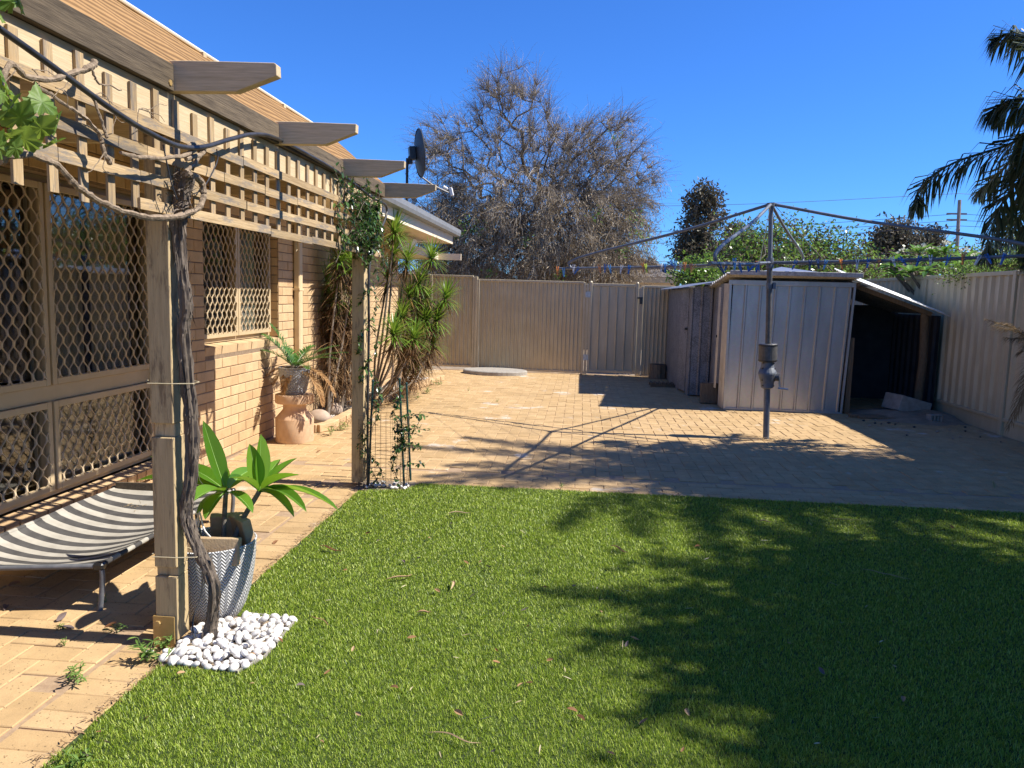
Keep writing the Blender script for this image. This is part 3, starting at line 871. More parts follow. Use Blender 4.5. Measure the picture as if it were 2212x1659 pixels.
def grape_leaf(x, y, size, az, tilt, roll, X=-1.47):
    c = onX(x, y, X); s = size
    R = rotz(az) @ rotaxis((1, 0, 0), tilt) @ rotaxis((0, 1, 0), roll)
    ring = [(px * s, py * s, -.35 * s * (px * px) + .05 * s * math.sin(9 * math.atan2(py, px))) for px, py in GL]
    mid = [(px * .5, .25 * s + (py - .25 * s) * .5, pz * .3 + .02 * s) for px, py, pz in ring]
    V = [(0, .22 * s, .025 * s)] + mid + ring; n = len(ring)
    F = [(0, 1 + i, 1 + (i + 1) % n) for i in range(n)] + [(1 + i, 1 + n + i, 1 + n + (i + 1) % n, 1 + (i + 1) % n) for i in range(n)]
    mb = MB(); mb.add(np.array(V) @ R.T + c, F); o = mb.obj('leaf', M['grapeleaf'], gv, smooth=True)
for a in [(48, 232, .075, 1.75, .9, .5), (95, 235, .080, 1.4, 1.2, -.2), (38, 265, .085, 1.2, 2.3, .1), (78, 285, .085, 1.5, 2.5, -.2), (10, 245, .080, 1.8, 2.2, .4), (120, 280, .065, 1.3, 2.0, .9),
          (10, 300, .07, 1.6, 2.7, .2), (50, 310, .07, 1.0, 2.4, -.5), (105, 315, .06, 1.9, 2.6, .3), (15, 185, .055, 1.2, 1.0, .9), (5, 215, .06, 2.0, 1.5, -.4), (20, 14, .075, 1.5, 2.2, .3), (38, 5, .08, 1.3, 1.3, .5), (-12, 25, .08, 1.6, 1.0, .1), (30, 330, .06, 1.4, 2.0, .1), (-10, 330, .07, 1.4, 2.0, .1)]:
    grape_leaf(*a)
for pts in ([(12, 250), (50, 268), (92, 285), (115, 300)], [(0, 290), (30, 300), (60, 285)]):
    S = spline([onX(x, y, -1.475) for x, y in pts], 14); MB().tube(S, .0022, 6).obj('leaf_stalk', M['barkpale'], gv)
# tie around post and vine
M['tie'] = simple('pale_string', (.45, .38, .24), (.55, .47, .3), 50, .9)
def tie(z, lab):
    mb = MB(); c = [(-1.745, 2.962), (-1.640, 2.962), (-1.560, 2.975), (-1.556, 3.02), (-1.640, 3.068), (-1.745, 3.068), (-1.745, 2.962)]
    mb.tube([(x, y, z + .002 * i) for i, (x, y) in enumerate(c)], .0025, 5); o = mb.obj('string_tie', M['tie']); tag(o, lab, 'string')
tie(onY(370, 830, 2.962)[2], 'pale string tied round post and vine at window transom height')
tie(onY(370, 1205, 2.962)[2], 'pale string tied round the foot of the near post')

# ================================================================== black irrigation hose
hp = [(-30, 42, -1.56), (60, 105, -1.555), (150, 170, -1.55), (240, 235, -1.55), (320, 285, -1.548), (385, 315, -1.55), (440, 317, -1.553), (500, 300, -1.565), (550, 290, -1.59), (600, 300, -1.605), (680, 342, -1.605), (742, 380, -1.605), (800, 425, -1.60)]
hq = [onX(*p) for p in hp] + [onX(836, 455, -1.60), A(-1.60, 5.76, 1.75), A(-1.605, 5.75, 1.2), A(-1.61, 5.745, .6), A(-1.605, 5.74, .01)]
S = spline(hq, 130)
hose = MB().tube(S, .0098, 10).obj('irrigation_hose', M['hose'], smooth=True)
tag(hose, 'black irrigation hose drooping along the lattice and down the jasmine post', 'hose')
S = spline([onX(*p, -1.575) for p in [(468, 322), (470, 345), (455, 380), (435, 410), (415, 420)]], 24)
tag(MB().tube(S, .0028, 6).obj('drip_tube', M['hose'], smooth=True), 'thin black drip tube looping below the hose beside the vine head', 'tube')
S = spline([onX(*p, -1.56) for p in [(352, 312), (360, 350), (370, 395), (382, 430)]], 20)
tag(MB().tube(S, .0028, 6).obj('drip_tube', M['hose'], smooth=True), 'thin black drip tube hanging from the hose left of the vine head', 'tube')
S = spline([A(-1.62, 3.09, .42), A(-1.60, 3.1, .33), A(-1.59, 3.07, .2), A(-1.605, 3.02, .10), A(-1.58, 2.99, .03), A(-1.55, 3.02, .02)], 30)
tag(MB().tube(S, .0035, 6).obj('drip_tube', M['hose'], smooth=True), 'thin black drip tube curling from the woven pot into the white pebbles', 'tube')

# ================================================================== jasmine, its guard and stakes at the far post
jas = thing('star_jasmine', 'star jasmine twining up the far pergola post into the lattice', 'climber', (-1.56, 5.78, 0))
stems = []
def tw(a, b, turns=2.5, r=.05, n=60):
    t_ = np.linspace(0, 1, n); Q = np.outer(1 - t_, a) + np.outer(t_, b)
    Q[:, 0] += r * np.cos(t_ * turns * 6.28); Q[:, 1] += r * np.sin(t_ * turns * 6.28); return Q
stems.append(tw(A(-1.60, 5.73, 0), A(-1.62, 5.80, 2.2), 4, .065, 90))
stems.append(tw(A(-1.56, 5.76, 0), A(-1.66, 5.76, 2.1), 3, .075, 80))
stems.append(tw(A(-1.38, 5.70, 0), A(-1.36, 5.72, .8), 2, .03, 40))
for k in range(60):
    y = random.uniform(4.9, 6.15); z = 1.75 + random.uniform(0, .55)
    p0 = A(-1.62, 5.75, random.uniform(1.7, 2.15)); p3 = A(-1.60 + random.uniform(-.03, .05), y, z)
    stems.append(spline([p0, p0 * .6 + p3 * .4 + A(random.uniform(0, .06), 0, random.uniform(-.08, .12)), p0 * .2 + p3 * .8 + A(.02, 0, random.uniform(-.1, .1)), p3 + A(0, random.gauss(0, .05), random.gauss(0, .08))], 20))
for k in range(12):
    z = random.uniform(.15, .75); p0 = A(-1.38, 5.72, z); stems.append(curve_pts(p0, (random.uniform(.2, 1), random.gauss(0, .5), random.uniform(.2, .9)), random.uniform(.12, .28), .8, 9))
mb = MB()
for s in stems: mb.tube(s, .0022, 5)
mb.obj('stems', M['bark'], jas)
LP, LD = [], []
for i, s in enumerate(stems):
    n = {0: 240, 1: 220, 2: 110}.get(i, 24 if i < 63 else 20)
    for _ in range(n):
        k = random.randrange(len(s)); LP.append(s[k] + rng.normal(size=3) * .008); LD.append(nrm(rng.normal(size=3) + A(.35, -.2, -.25)))
mb = MB()
for p_, d_ in zip(LP, LD):
    leaf(mb, p_, d_, A(0, 0, 1) if abs(d_[2]) < .9 else A(1, 0, 0), random.uniform(.03, .056), random.uniform(.016, .026), .5, .3, 4)
M['jasleaf'] = leafmat('jasmine_leaf', (.018, .045, .010), (.04, .10, .018), (.13, .22, .05), .18, .25, .6)
o = mb.obj('foliage', M['jasleaf'], jas); o['kind'] = 'stuff'
M['stake'] = simple('dark_green_stake', (.012, .04, .035), (.02, .06, .05), 30, .4)
M['netting'] = simple('black_wire_netting', (.015, .015, .015), (.04, .04, .04), 30, .5)
stakes = [(gnd(796, 1048), gnd(796, 1048) + A(.03, .0, .82), 'dark green garden stake leaning beside the far post'), (gnd(873, 1052), gnd(873, 1052) + A(-.045, .0, .84), 'dark green garden stake at the front of the wire guard'), (gnd(887, 1038), gnd(887, 1038) + A(-.05, .03, .78), 'dark green garden stake behind the jasmine at the lawn corner')]
for a, b, lab in stakes:
    st = thing('garden_stake', lab, 'stake', a, 'stakes round the jasmine')
    n = 14; mb = MB(); mb.tube([a + (b - a) * k / n for k in range(n + 1)], [.0095 if k % 2 else .0082 for k in range(n + 1)], 8); mb.obj('shaft', M['stake'], st)
    MB().tube([b, b + (b - a) * .012, b + (b - a) * .022], [.0115, .0115, .004], 8).obj('cap', M['stake'], st)
mb = MB(); cx, cyy = -1.50, 5.80; gr = .20          # open net cylinder
for k in range(30):
    a = k / 30 * 2 * math.pi
    hgt = .58 + .05 * math.sin(3 * a)
    mb.tube([(cx + gr * (1 + .06 * math.sin(5 * z + a)) * math.cos(a), cyy + gr * .75 * (1 + .06 * math.sin(5 * z + a)) * math.sin(a), z) for z in np.linspace(0, hgt, 8)], .0011, 3, False)
for z in np.arange(.02, .58, .032):
    aa = np.linspace(0, 2 * math.pi, 25)
    mb.tube(np.stack([cx + gr * (1 + .06 * np.sin(5 * z + aa)) * np.cos(aa), cyy + gr * .75 * (1 + .06 * np.sin(5 * z + aa)) * np.sin(aa), z + .006 * np.sin(aa * 4 + z * 30)], 1), .0011, 3, False)
tag(mb.obj('wire_guard', M['netting']), 'black wire netting guard round the foot of the far post', 'netting')

# ================================================================== white pebbles
def pebble_geo(seed):
    rg = np.random.default_rng(seed); mb = MB(); n, k = 10, 7
    ph = np.linspace(0, math.pi, k); V = []
    sx, sy, sz = 1, rg.uniform(.62, .85), rg.uniform(.5, .7); q = rg.normal(size=(3, 3)) * .09
    for a in ph:
        for j in range(n):
            b = j / n * 2 * math.pi; v_ = A(math.sin(a) * math.cos(b), math.sin(a) * math.sin(b), math.cos(a))
            r_ = 1 + v_ @ q @ v_ + .05 * math.sin(3 * b + seed) * math.sin(a)
            V.append(v_ * r_ * A(sx, sy, sz))
    mb.grid(np.array(V).reshape(k, n, 3)[:, list(range(n)) + [0]])
    return mb
PEB = [pebble_geo(i).mesh('pebble', M['whitepeb'], True) for i in range(7)]
def put_pebble(p, s, lab, grp):
    o = bpy.data.objects.new('white_pebble', random.choice(PEB)); COL.objects.link(o)
    o.location = p; o.scale = (s, s * random.uniform(.85, 1.1), s * random.uniform(.85, 1.1))
    o.rotation_euler = (random.gauss(0, .35), random.gauss(0, .35), random.uniform(0, 6.28)); tag(o, lab, 'pebble', grp)
lab = 'smooth white pebble lying in the patch at the foot of the near post'
pts = []
for layer, (nmax, smin, smax) in enumerate(((120, .017, .029), (55, .016, .026))):
    tries = 0; cnt = 0
    while cnt < nmax and tries < 6000:
        tries += 1
        x = random.uniform(-1.64, -1.25); y = random.uniform(2.79, 3.29); s = random.uniform(smin, smax)
        if not inside(np.array([x]), np.array([y]), PATCH1)[0]: continue
        if x < -1.63 and y > 2.93: continue
        if math.hypot(x + 1.655, y - 3.30) < .14 + s or math.hypot(x + 1.585, y - 2.99) < .045: continue
        if layer and (x > -1.30 or y < 2.83 or y > 3.24): continue
        near = [(c, q, math.hypot(a - x, b - y)) for (a, b, c, q, l_) in pts if l_ == layer]
        if any(dd < (s + q) * .72 for c, q, dd in near): continue
        z = s * .6 if layer == 0 else .030 + random.uniform(-.004, .006)
        pts.append((x, y, z, s, layer)); cnt += 1
        put_pebble((x, y, z + .004), s, lab, 'white pebbles at the near post')
for k in range(26):
    x, y = random.uniform(-1.60, -1.28), random.uniform(5.63, 5.88)
    if inside(np.array([x]), np.array([y]), PATCH2)[0]: put_pebble((x, y, .012 + .01 * random.random()), random.choice((.014, .018, .022)), 'small white pebble round the stakes of the far post', 'white pebbles at the far post')
p = gnd(320, 1418); put_pebble((p[0], p[1], .014), .021, 'white pebble caught in the weeds on the path', 'stray white pebble')
for poly, nm, lab in ((PATCH1, 'pebble_bed', 'dirt bed under the white pebbles at the near post'), (PATCH2, 'pebble_bed', 'dirt bed round the far post')):
    mb = MB(); mb.add([(x, y, .003) for x, y in poly], [tuple(range(len(poly)))]); tag(mb.obj(nm, M['soil']), lab, kind='structure')
M['edging'] = simple('grey_timber_edging', (.22, .2, .17), (.34, .31, .27), 30, .9)
mb = MB(); mb.bar((-1.30, 2.775, .006), (-1.245, 2.92, .006), .008, .022); mb.bar((-1.245, 2.92, .006), (-1.25, 3.28, .006), .008, .022)
mb.bar((-1.25, 3.28, .006), (-1.50, 3.315, .006), .008, .022); tag(mb.obj('garden_edging', M['edging']), 'thin grey edging strip round the white pebbles', 'edging')

# ================================================================== pots
t = NT('woven_grey_plastic'); v = t.coord('Object'); t.rough(.5, 0, .4)
sep = t.n('SeparateXYZ'); t.l(v, sep.inputs[0])
th = t.math('ARCTAN2', sep.outputs[1], sep.outputs[0])
uu = t.math('MULTIPLY', th, 11.0)                       # chevron columns
saw = t.math('PINGPONG', uu, 1.0)
zz = t.math('ADD', t.math('MULTIPLY', sep.outputs[2], 62.0), t.math('MULTIPLY', saw, 1.3))
tri = t.math('PINGPONG', zz, .5)
edge = t.math('MINIMUM', t.math('MULTIPLY', t.math('PINGPONG', uu, .5), 5.0), 1.0)
hh = t.math('MULTIPLY', tri, 2.0)
c = t.ramp(hh, [(.10, (.16, .155, .15)), (.40, (.50, .495, .49)), (.9, (.68, .68, .68))])
t.color(c); t.bump(hh, .9, .006); M['woven'] = t.m
PC = A(-1.655, 3.30, 0)
pot = thing('woven_pot', 'tall grey woven pattern planter behind the near post', 'planter', PC)
mb = MB(); prof = [(.112, .0), (.122, .012), (.148, .06), (.170, .13), (.186, .22), (.194, .30), (.196, .335), (.197, .350), (.199, .362), (.193, .365), (.186, .358), (.180, .30), (.176, .285)]
mb.lathe(prof, PC, 56, True, False); mb.obj('shell', M['woven'], pot, smooth=True)
mb = MB(); mb.lathe([(.005, .292), (.179, .292)], PC, 32, False); mb.obj('soil', M['soil'], pot)
M['slabm'] = simple('sandstone_paver', (.40, .27, .15), (.50, .36, .21), 20, .9, bump=.4, bscale=120)
for c, sz, rz, rx, lab in (((-1.60, 3.20, .345), (.24, .045, .12), .10, -.18, 'tan paver offcut standing at the front of the woven pot'), ((-1.545, 3.385, .375), (.16, .045, .16), -.75, .22, 'tan paver offcut leaning at the right rim of the woven pot'), ((-1.64, 3.43, .375), (.15, .045, .15), .35, .2, 'tan paver offcut standing at the back of the woven pot')):
    mb = MB(); mb.box(c, sz, rotz(rz) @ rotaxis((1, 0, 0), rx)); tag(mb.obj('paver_offcut', M['slabm'], bevel=.004), lab, 'paver', 'pavers in the pot')

# frangipani in the pot
fr_ = thing('potted_frangipani', 'young frangipani with long glossy leaves growing in the woven pot', 'plant', (-1.64, 3.32, .29))
M['fstem'] = simple('frangipani_bark', (.10, .085, .065), (.22, .19, .15), 40, .85, bump=.4)
t = NT('frangipani_leaf'); t.rough(.33, 0, .5); r_ = t.rnd()
c = t.ramp(r_, [(0, (.045, .14, .010)), (.6, (.11, .25, .02)), (1, (.20, .36, .04))]); t.color(c)
tr = t.n('BsdfTranslucent'); tr.inputs['Color'].default_value = (.30, .52, .03, 1); mx = t.n('MixShader'); mx.inputs[0].default_value = .38
t.l(t.b.outputs[0], mx.inputs[1]); t.l(tr.outputs[0], mx.inputs[2]); t.l(mx.outputs[0], t.out.inputs['Surface'])
wv = t.n('TexWave'); wv.inputs['Scale'].default_value = 9; t.l(t.coord('Object'), wv.inputs['Vector']); t.bump(wv.outputs['Fac'], .15, .003)
M['frleaf'] = t.m
M['frrib'] = simple('frangipani_midrib', (.22, .36, .08), (.28, .42, .12), 20, .5)
s1 = [A(-1.615, 3.33, .28), onY(484, 1130, 3.33), onY(488, 1062, 3.33)]
s2 = [A(-1.60, 3.34, .28), onY(520, 1130, 3.36), onY(560, 1062, 3.38)]
tips = [s1[-1], s2[-1]]
MB().tube(spline(s1, 14), np.linspace(.0125, .0105, 14), 10).obj('stem', M['fstem'], fr_, smooth=True)
MB().tube(spline(s2, 14), np.linspace(.0135, .011, 14), 10).obj('stem', M['fstem'], fr_, smooth=True)
MB().tube([A(-1.71, 3.31, .28), onY(430, 1150, 3.31), onY(425, 1110, 3.31)], .010, 8).obj('stem', M['fstem'], fr_, smooth=True)
FL = [  # base tip index, pixel of the leaf tip, depth of the tip, width, droop
    (0, (443, 922), 3.30, .070, -.15), (0, (424, 1083), 3.10, .078, .75), (0, (398, 1010), 3.45, .065, .5), (0, (540, 1020), 3.55, .06, .6), (0, (455, 1115), 3.22, .06, .9), (0, (535, 1105), 3.25, .055, .9), (0, (310, 1040), 3.5, .07, .5), (0, (335, 990), 3.6, .07, .3), (0, (470, 1000), 3.6, .06, .1), (0, (440, 1120), 3.42, .05, 1.0),
    (1, (541, 970), 3.34, .068, -.05), (1, (563, 950), 3.40, .072, -.05), (1, (632, 998), 3.55, .062, .3), (1, (634, 1030), 3.30, .066, .5), (1, (713, 1097), 3.22, .066, .85), (1, (650, 1100), 3.16, .055, .9), (1, (622, 1115), 3.28, .048, 1.1), (1, (505, 1035), 3.2, .06, .7), (1, (600, 1000), 3.6, .06, .4), (1, (520, 1040), 3.62, .055, .6), (1, (602, 1085), 3.55, .05, 1.0)]
for k, (ti, px, Y, W, dr) in enumerate(FL):
    b = tips[ti]; tip = onY(*px, Y); L = np.linalg.norm(tip - b) * (1.0 + .10 * abs(dr))
    d = nrm(tip - b) + A(0, 0, dr * .48)
    st = b + nrm(d) * .025
    mb = MB(); mb.tube([b, st], .0035, 5); mb.obj('leaf_stalk', M['frleaf'], fr_)
    mb = MB(); C_ = leaf(mb, st, d, A(0, 0, 1) if abs(nrm(d)[2]) < .93 else A(.6, -.7, .2), L, W * 1.2, dr, .5, 10, .12, random.gauss(0, .25)); lf_ = mb.obj('leaf', M['frleaf'], fr_, smooth=True)
    MB().tube(C_, np.linspace(.0026, .0008, len(C_)), 5).obj('midrib', M['frrib'], lf_)
# irrigation riser in the pot
mb = MB(); mb.tube([(-1.72, 3.29, .30), (-1.715, 3.285, .46)], .009, 8); mb.tube(spline([A(-1.715, 3.285, .44), A(-1.69, 3.26, .50), A(-1.66, 3.24, .43), A(-1.62, 3.22, .40)], 14), .004, 6)
tag(mb.obj('drip_riser', M['whitepl']), 'pale drip irrigation riser standing in the woven pot', 'pipe')

# ================================================================== raised pet bed with striped sling
Z = .215
c_nr, c_fr, c_fl, c_nl = A(-2.185, 3.27, Z), A(-2.20, 4.66, Z), A(-2.93, 4.58, Z), A(-2.93, 3.10, Z)
bed = thing('raised_pet_bed', 'raised pet bed with sagging striped fabric on a grey tube frame', 'pet bed', (-2.55, 3.9, 0))
M['tube'] = simple('grey_powdercoat', (.10, .105, .11), (.16, .16, .165), 25, .45)
t = NT('striped_canvas'); v = t.coord('Object'); t.rough(.85, 0, .2)
sep = t.n('SeparateXYZ'); t.l(v, sep.inputs[0])
yv = t.math('ADD', sep.outputs[1], t.math('MULTIPLY', sep.outputs[0], -.13))
sw = t.math('GREATER_THAN', t.math('PINGPONG', yv, .062), .031)
nz_ = t.noise(v, 12, 5)
c = t.mix(sw, t.ramp(nz_, [(.3, (.045, .042, .04)), (.7, (.085, .08, .075))]), t.ramp(nz_, [(.3, (.30, .275, .23)), (.7, (.42, .39, .33))]))
t.color(c); t.bump(t.noise(v, 300, 2), .2, .002); M['stripe'] = t.m
nu, nv = 25, 45; G = np.zeros((nu, nv, 3))
for i in range(nu):
    for j in range(nv):
        a, b = i / (nu - 1), j / (nv - 1)
        q = (c_nl * (1 - a) + c_nr * a) * (1 - b) + (c_fl * (1 - a) + c_fr * a) * b
        pin = 1 - .10 * math.sin(math.pi * b)
        q[2] += .012 - .105 * (math.sin(math.pi * a) ** .7) * (math.sin(math.pi * b) ** .6)
        q[2] += .004 * math.sin(11 * b + 5 * a)
        G[i, j] = q
MB().grid(G).obj('sling', M['stripe'], bed, smooth=True)
for a, b in ((c_nr, c_fr), (c_fr, c_fl), (c_fl, c_nl), (c_nl, c_nr)):
    MB().tube([a, b], .0125, 10).obj('frame_tube', M['tube'] if abs((a - b)[1]) < .6 else M['stripe'], bed, smooth=True)
for c_, s_ in ((c_nr, 1), (c_fr, 1), (c_fl, -1), (c_nl, -1)):
    o_ = A(.03 * s_, 0, 0)
    MB().tube(spline([c_ + A(-.03 * s_, 0, 0), c_ + A(.0, 0, -.006), c_ + o_ * .4 + A(0, -.0, -.03), c_ + o_ * .3 + A(0, 0, -.10), A(c_[0] - .005 * s_, c_[1], 0)], 16), .0125, 10).obj('leg', M['tube'], bed, smooth=True)
    MB().box(c_, (.05, .04, .034), rotz(.1)).obj('corner_bracket', M['black'], bed, bevel=.008)
mb = MB()
for k in range(60):
    p0 = A(-2.72, 4.40, .16) + rng.normal(size=3) * A(.05, .03, .008); d = nrm(rng.normal(size=3) * A(1, 1, .35)); mb.tube([p0, p0 + d * .03], .0012, 3, False)
M['straw'] = simple('dry_straw', (.34, .24, .12), (.48, .36, .2), 30, .9, vary=.2)
tag(mb.obj('straw_tuft', M['straw']), 'small tuft of dry straw lying on the striped pet bed', 'straw')
mb = MB(); mb.box((-2.56, 4.60, .235), (.72, .018, .05), rotz(.09)); tag(mb.obj('grey_plank', M['grey_timber']), 'short grey plank resting along the far rail of the pet bed', 'plank')
# ================================================================== drum stool, quilted pot, cycad
SC = A(-2.815, 7.385, 0)
t = NT('carved_terracotta'); v = t.coord('Object'); t.rough(.75, 0, .3)
sep = t.n('SeparateXYZ'); t.l(v, sep.inputs[0]); th = t.math('ARCTAN2', sep.outputs[1], sep.outputs[0])
cell = t.math('FLOOR', t.math('MULTIPLY', th, 5.2)); rowc = t.math('FLOOR', t.math('MULTIPLY', sep.outputs[2], 13.5))
par = t.math('PINGPONG', t.math('ADD', cell, rowc), 1.0)
lin = t.math('ADD', t.math('MULTIPLY', th, 40.0), t.math('MULTIPLY', t.math('MULTIPLY', sep.outputs[2], 330.0), par))
gro = t.math('GREATER_THAN', t.math('PINGPONG', lin, 1.0), .30)
band = t.math('MULTIPLY', t.math('LESS_THAN', sep.outputs[2], .225), t.math('GREATER_THAN', sep.outputs[2], .03))
band2 = t.math('GREATER_THAN', sep.outputs[2], .42)
msk = t.math('MAXIMUM', band, band2)
hgt = t.math('SUBTRACT', 1.0, t.math('MULTIPLY', msk, t.math('SUBTRACT', 1.0, gro)))
nz_ = t.noise(v, 9, 5)
c = t.ramp(nz_, [(.3, (.56, .36, .21)), (.7, (.66, .45, .28))]); t.color(c); t.bump(hgt, .6, .006)
M['terra'] = t.m
st = MB().lathe([(.182, 0), (.186, .01), (.187, .232), (.183, .242), (.118, .318), (.112, .328), (.110, .362), (.118, .378), (.178, .388), (.187, .394), (.188, .40), (.188, .464), (.184, .474), (.12, .476), (.001, .476)], SC, 64).obj('drum_stool', M['terra'], smooth=True)
st.location = SC
st.data.transform(Matrix.Translation(Vector((0, 0, 0)))) if False else None
tag(st, 'waisted terracotta drum stool with carved bands against the brick wall', 'stool')
t = NT('glazed_grey_pot'); v = t.coord('Object'); t.rough(.3, 0, .6); c = t.ramp(t.noise(v, 14, 5), [(.3, (.24, .245, .255)), (.7, (.36, .365, .375))]); t.color(c); M['glaze'] = t.m
def quilt(ang, z, r):
    d = .5 - np.abs(np.mod((ang * 20 / (2 * math.pi)) + (z * 38), 1) - .5) ; e = .5 - np.abs(np.mod((ang * 20 / (2 * math.pi)) - (z * 38), 1) - .5)
    return np.where(z > .50, .010 * np.minimum(np.minimum(d, e) * 3, .8), 0) if z < .735 else ang * 0
prof = [(.098, .477), (.104, .485)] + [(.104 + .046 * ((z - .485) / .25) ** .75, z) for z in np.linspace(.49, .735, 38)] + [(.158, .738), (.160, .747), (.150, .748), (.146, .735), (.14, .70)]
qp = thing('quilted_pot', 'grey glazed quilted pot standing on the terracotta stool', 'pot', SC + A(0, 0, .477))
MB().lathe(prof, SC, 160, True, False, quilt).obj('shell', M['glaze'], qp, smooth=True)
MB().lathe([(.002, .715), (.145, .715)], SC, 24, False).obj('soil', M['soil'], qp)
M['cygreen'] = leafmat('cycad_green', (.035, .10, .018), (.07, .18, .03), (.14, .28, .06), .2, .35, .5)
M['cybrown'] = leafmat('cycad_dry', (.28, .14, .05), (.38, .22, .09), (.46, .29, .14), .2, .7, .2)
cyc = thing('cycad_plant', 'small cycad with green upright and dry brown drooping fronds in the quilted pot', 'plant', SC + A(0, 0, .715))
c0 = SC + A(0, 0, .735)
MB().lathe([(.035, .71), (.045, .74), (.03, .775), (.002, .785)], SC, 12).obj('stem', M['bark'], cyc)
for az, el, L, bend, br in [(2.9, 1.0, .52, .9, 0), (3.5, .85, .40, .9, 0), (.15, .62, .56, .7, 0), (.5, .8, .50, .8, 0), (-.35, .60, .55, .8, 0), (3.2, 1.25, .5, .9, 0), (-.9, .55, .42, 1.0, 0), (1.3, .9, .4, .9, 0), (2.2, .9, .38, 1.0, 0),
                            (3.3, .25, .42, 1.6, 1), (2.7, .1, .38, 1.5, 1), (-1.75, .1, .34, 2.6, 1), (-.1, .35, .55, 2.0, 1), (-.4, .2, .55, 2.4, 1), (.4, .25, .55, 2.1, 1), (.05, .1, .5, 2.6, 1)]:
    d = A(math.cos(az) * math.cos(el), math.sin(az) * math.cos(el), math.sin(el))
    S = curve_pts(c0, d, L, bend, 16); mb = MB(); mb.tube(S, np.linspace(.004, .0015, 16), 5)
    frond(mb, S, 46, .10, .0095, .25 if not br else .7, 62, .10, .10, .25)
    mb.obj('frond', M['cybrown'] if br else M['cygreen'], cyc)

# ================================================================== garden bed along the wall
mb = MB()
ysb = np.linspace(7.95, 13.35, 60); pl = [(bed_x(y) - .03, y, .015) for y in ysb]
mb.add([(WX, 7.95, .015)] + pl + [(WX, 13.35, .015)], [tuple(range(62))])
tag(mb.obj('garden_bed', M['soil']), 'soil of the garden bed along the house wall', kind='structure')
edge = thing('brick_edging', 'row of tan bricks edging the garden bed', 'edging', (-2.7, 10, 0))
S = spline([A(-2.98, 7.90, 0), A(-2.80, 7.92, 0)] + [A(x + .02, y, 0) for x, y in BED], 400)
acc = 0; last = S[0]; i0 = 0
for i in range(1, 400):
    acc += np.linalg.norm(S[i] - S[i - 1])
    if acc >= .235:
        a, b = S[i0], S[i]; d = b - a
        ang = math.atan2(d[1], d[0])
        MB().box((a + b) / 2 + A(0, 0, .045), (.226, .108, .085), rotz(ang + random.gauss(0, .03)) @ rotaxis((1, 0, 0), random.gauss(0, .04))).obj('brick', M['brick'], edge, bevel=.005)
        acc = 0; i0 = i
# pale gravel in it
n = 3600; gx = []; 
for _ in range(n):
    y = random.uniform(8.0, 13.3); x = random.uniform(-3.09, bed_x(y) - .06); gx.append((x, y))
base = np.array([(1, 0, 0), (-1, 0, 0), (0, 1, 0), (0, -1, 0), (0, 0, .7), (0, 0, -.7)], float); fb = np.array([(0, 2, 4), (2, 1, 4), (1, 3, 4), (3, 0, 4), (2, 0, 5), (1, 2, 5), (3, 1, 5), (0, 3, 5)])
sz = rng.uniform(.009, .022, n); an = rng.random(n) * 6.28; ca, sa = np.cos(an), np.sin(an)
bb_ = base[None] * (1 + .25 * rng.normal(size=(n, 6, 1))) * sz[:, None, None]
V = np.stack([bb_[..., 0] * ca[:, None] - bb_[..., 1] * sa[:, None], bb_[..., 0] * sa[:, None] + bb_[..., 1] * ca[:, None], bb_[..., 2]], -1)
gx = np.array(gx); V[..., 0] += gx[:, :1]; V[..., 1] += gx[:, 1:]; V[..., 2] += .02
gr_ = mesh_np('gravel', V.reshape(-1, 3), (fb[None] + np.arange(n)[:, None, None] * 6).reshape(-1, 3), M['gravel'])
tag(gr_, 'pale gravel mulch covering the garden bed', 'gravel', kind='stuff')
def boulder(c, s, lab):
    mb = MB(); n, k = 18, 12; V = []
    for a in np.linspace(0, math.pi, k):
        for j in range(n):
            b = j / n * 6.2832; v_ = A(math.sin(a) * math.cos(b), math.sin(a) * math.sin(b), math.cos(a)); V.append(np.asarray(c) + v_ * np.asarray(s) * (1 + .05 * math.sin(2 * b + 1) + .04 * math.cos(3 * a)))
    mb.grid(np.array(V).reshape(k, n, 3)[:, list(range(n)) + [0]]); tag(mb.obj('boulder', M['stone'], smooth=True), lab, 'stone', 'rounded stones in the bed')
boulder((-2.90, 8.35, .085), (.13, .11, .085), 'rounded tan stone at the near end of the garden bed')
boulder((-2.92, 8.95, .08), (.10, .09, .08), 'smaller pale stone behind the rounded tan stone')

# ================================================================== dracaenas
t = NT('dracaena_leaf'); t.rough(.35, 0, .5)
c = t.ramp(t.rnd(), [(0, (.05, .12, .015)), (.5, (.13, .26, .03)), (.8, (.22, .33, .06)), (1, (.26, .10, .05))]); t.color(c)
tr = t.n('BsdfTranslucent'); tr.inputs['Color'].default_value = (.3, .45, .05, 1); mx = t.n('MixShader'); mx.inputs[0].default_value = .28
t.l(t.b.outputs[0], mx.inputs[1]); t.l(tr.outputs[0], mx.inputs[2]); t.l(mx.outputs[0], t.out.inputs['Surface']); M['draleaf'] = t.m
M['dradry'] = leafmat('dracaena_dry_leaf', (.06, .035, .018), (.17, .095, .042), (.34, .21, .10), .15, .7, .2)
M['drastem'] = simple('dracaena_stem', (.16, .13, .10), (.32, .27, .21), 50, .9, bump=.5)
def strap(mb, c, d, L, W, droop):
    """narrow strap leaf, four segments"""
    P = curve_pts(c, d, L, droop, 5); s_ = nrm(np.cross(d, A(.1, .05, 1))); w = np.array([.6, 1, .9, .6, .05]) * W * .5
    mb.grid(np.stack([P - s_ * w[:, None], P + s_ * w[:, None]], 1))
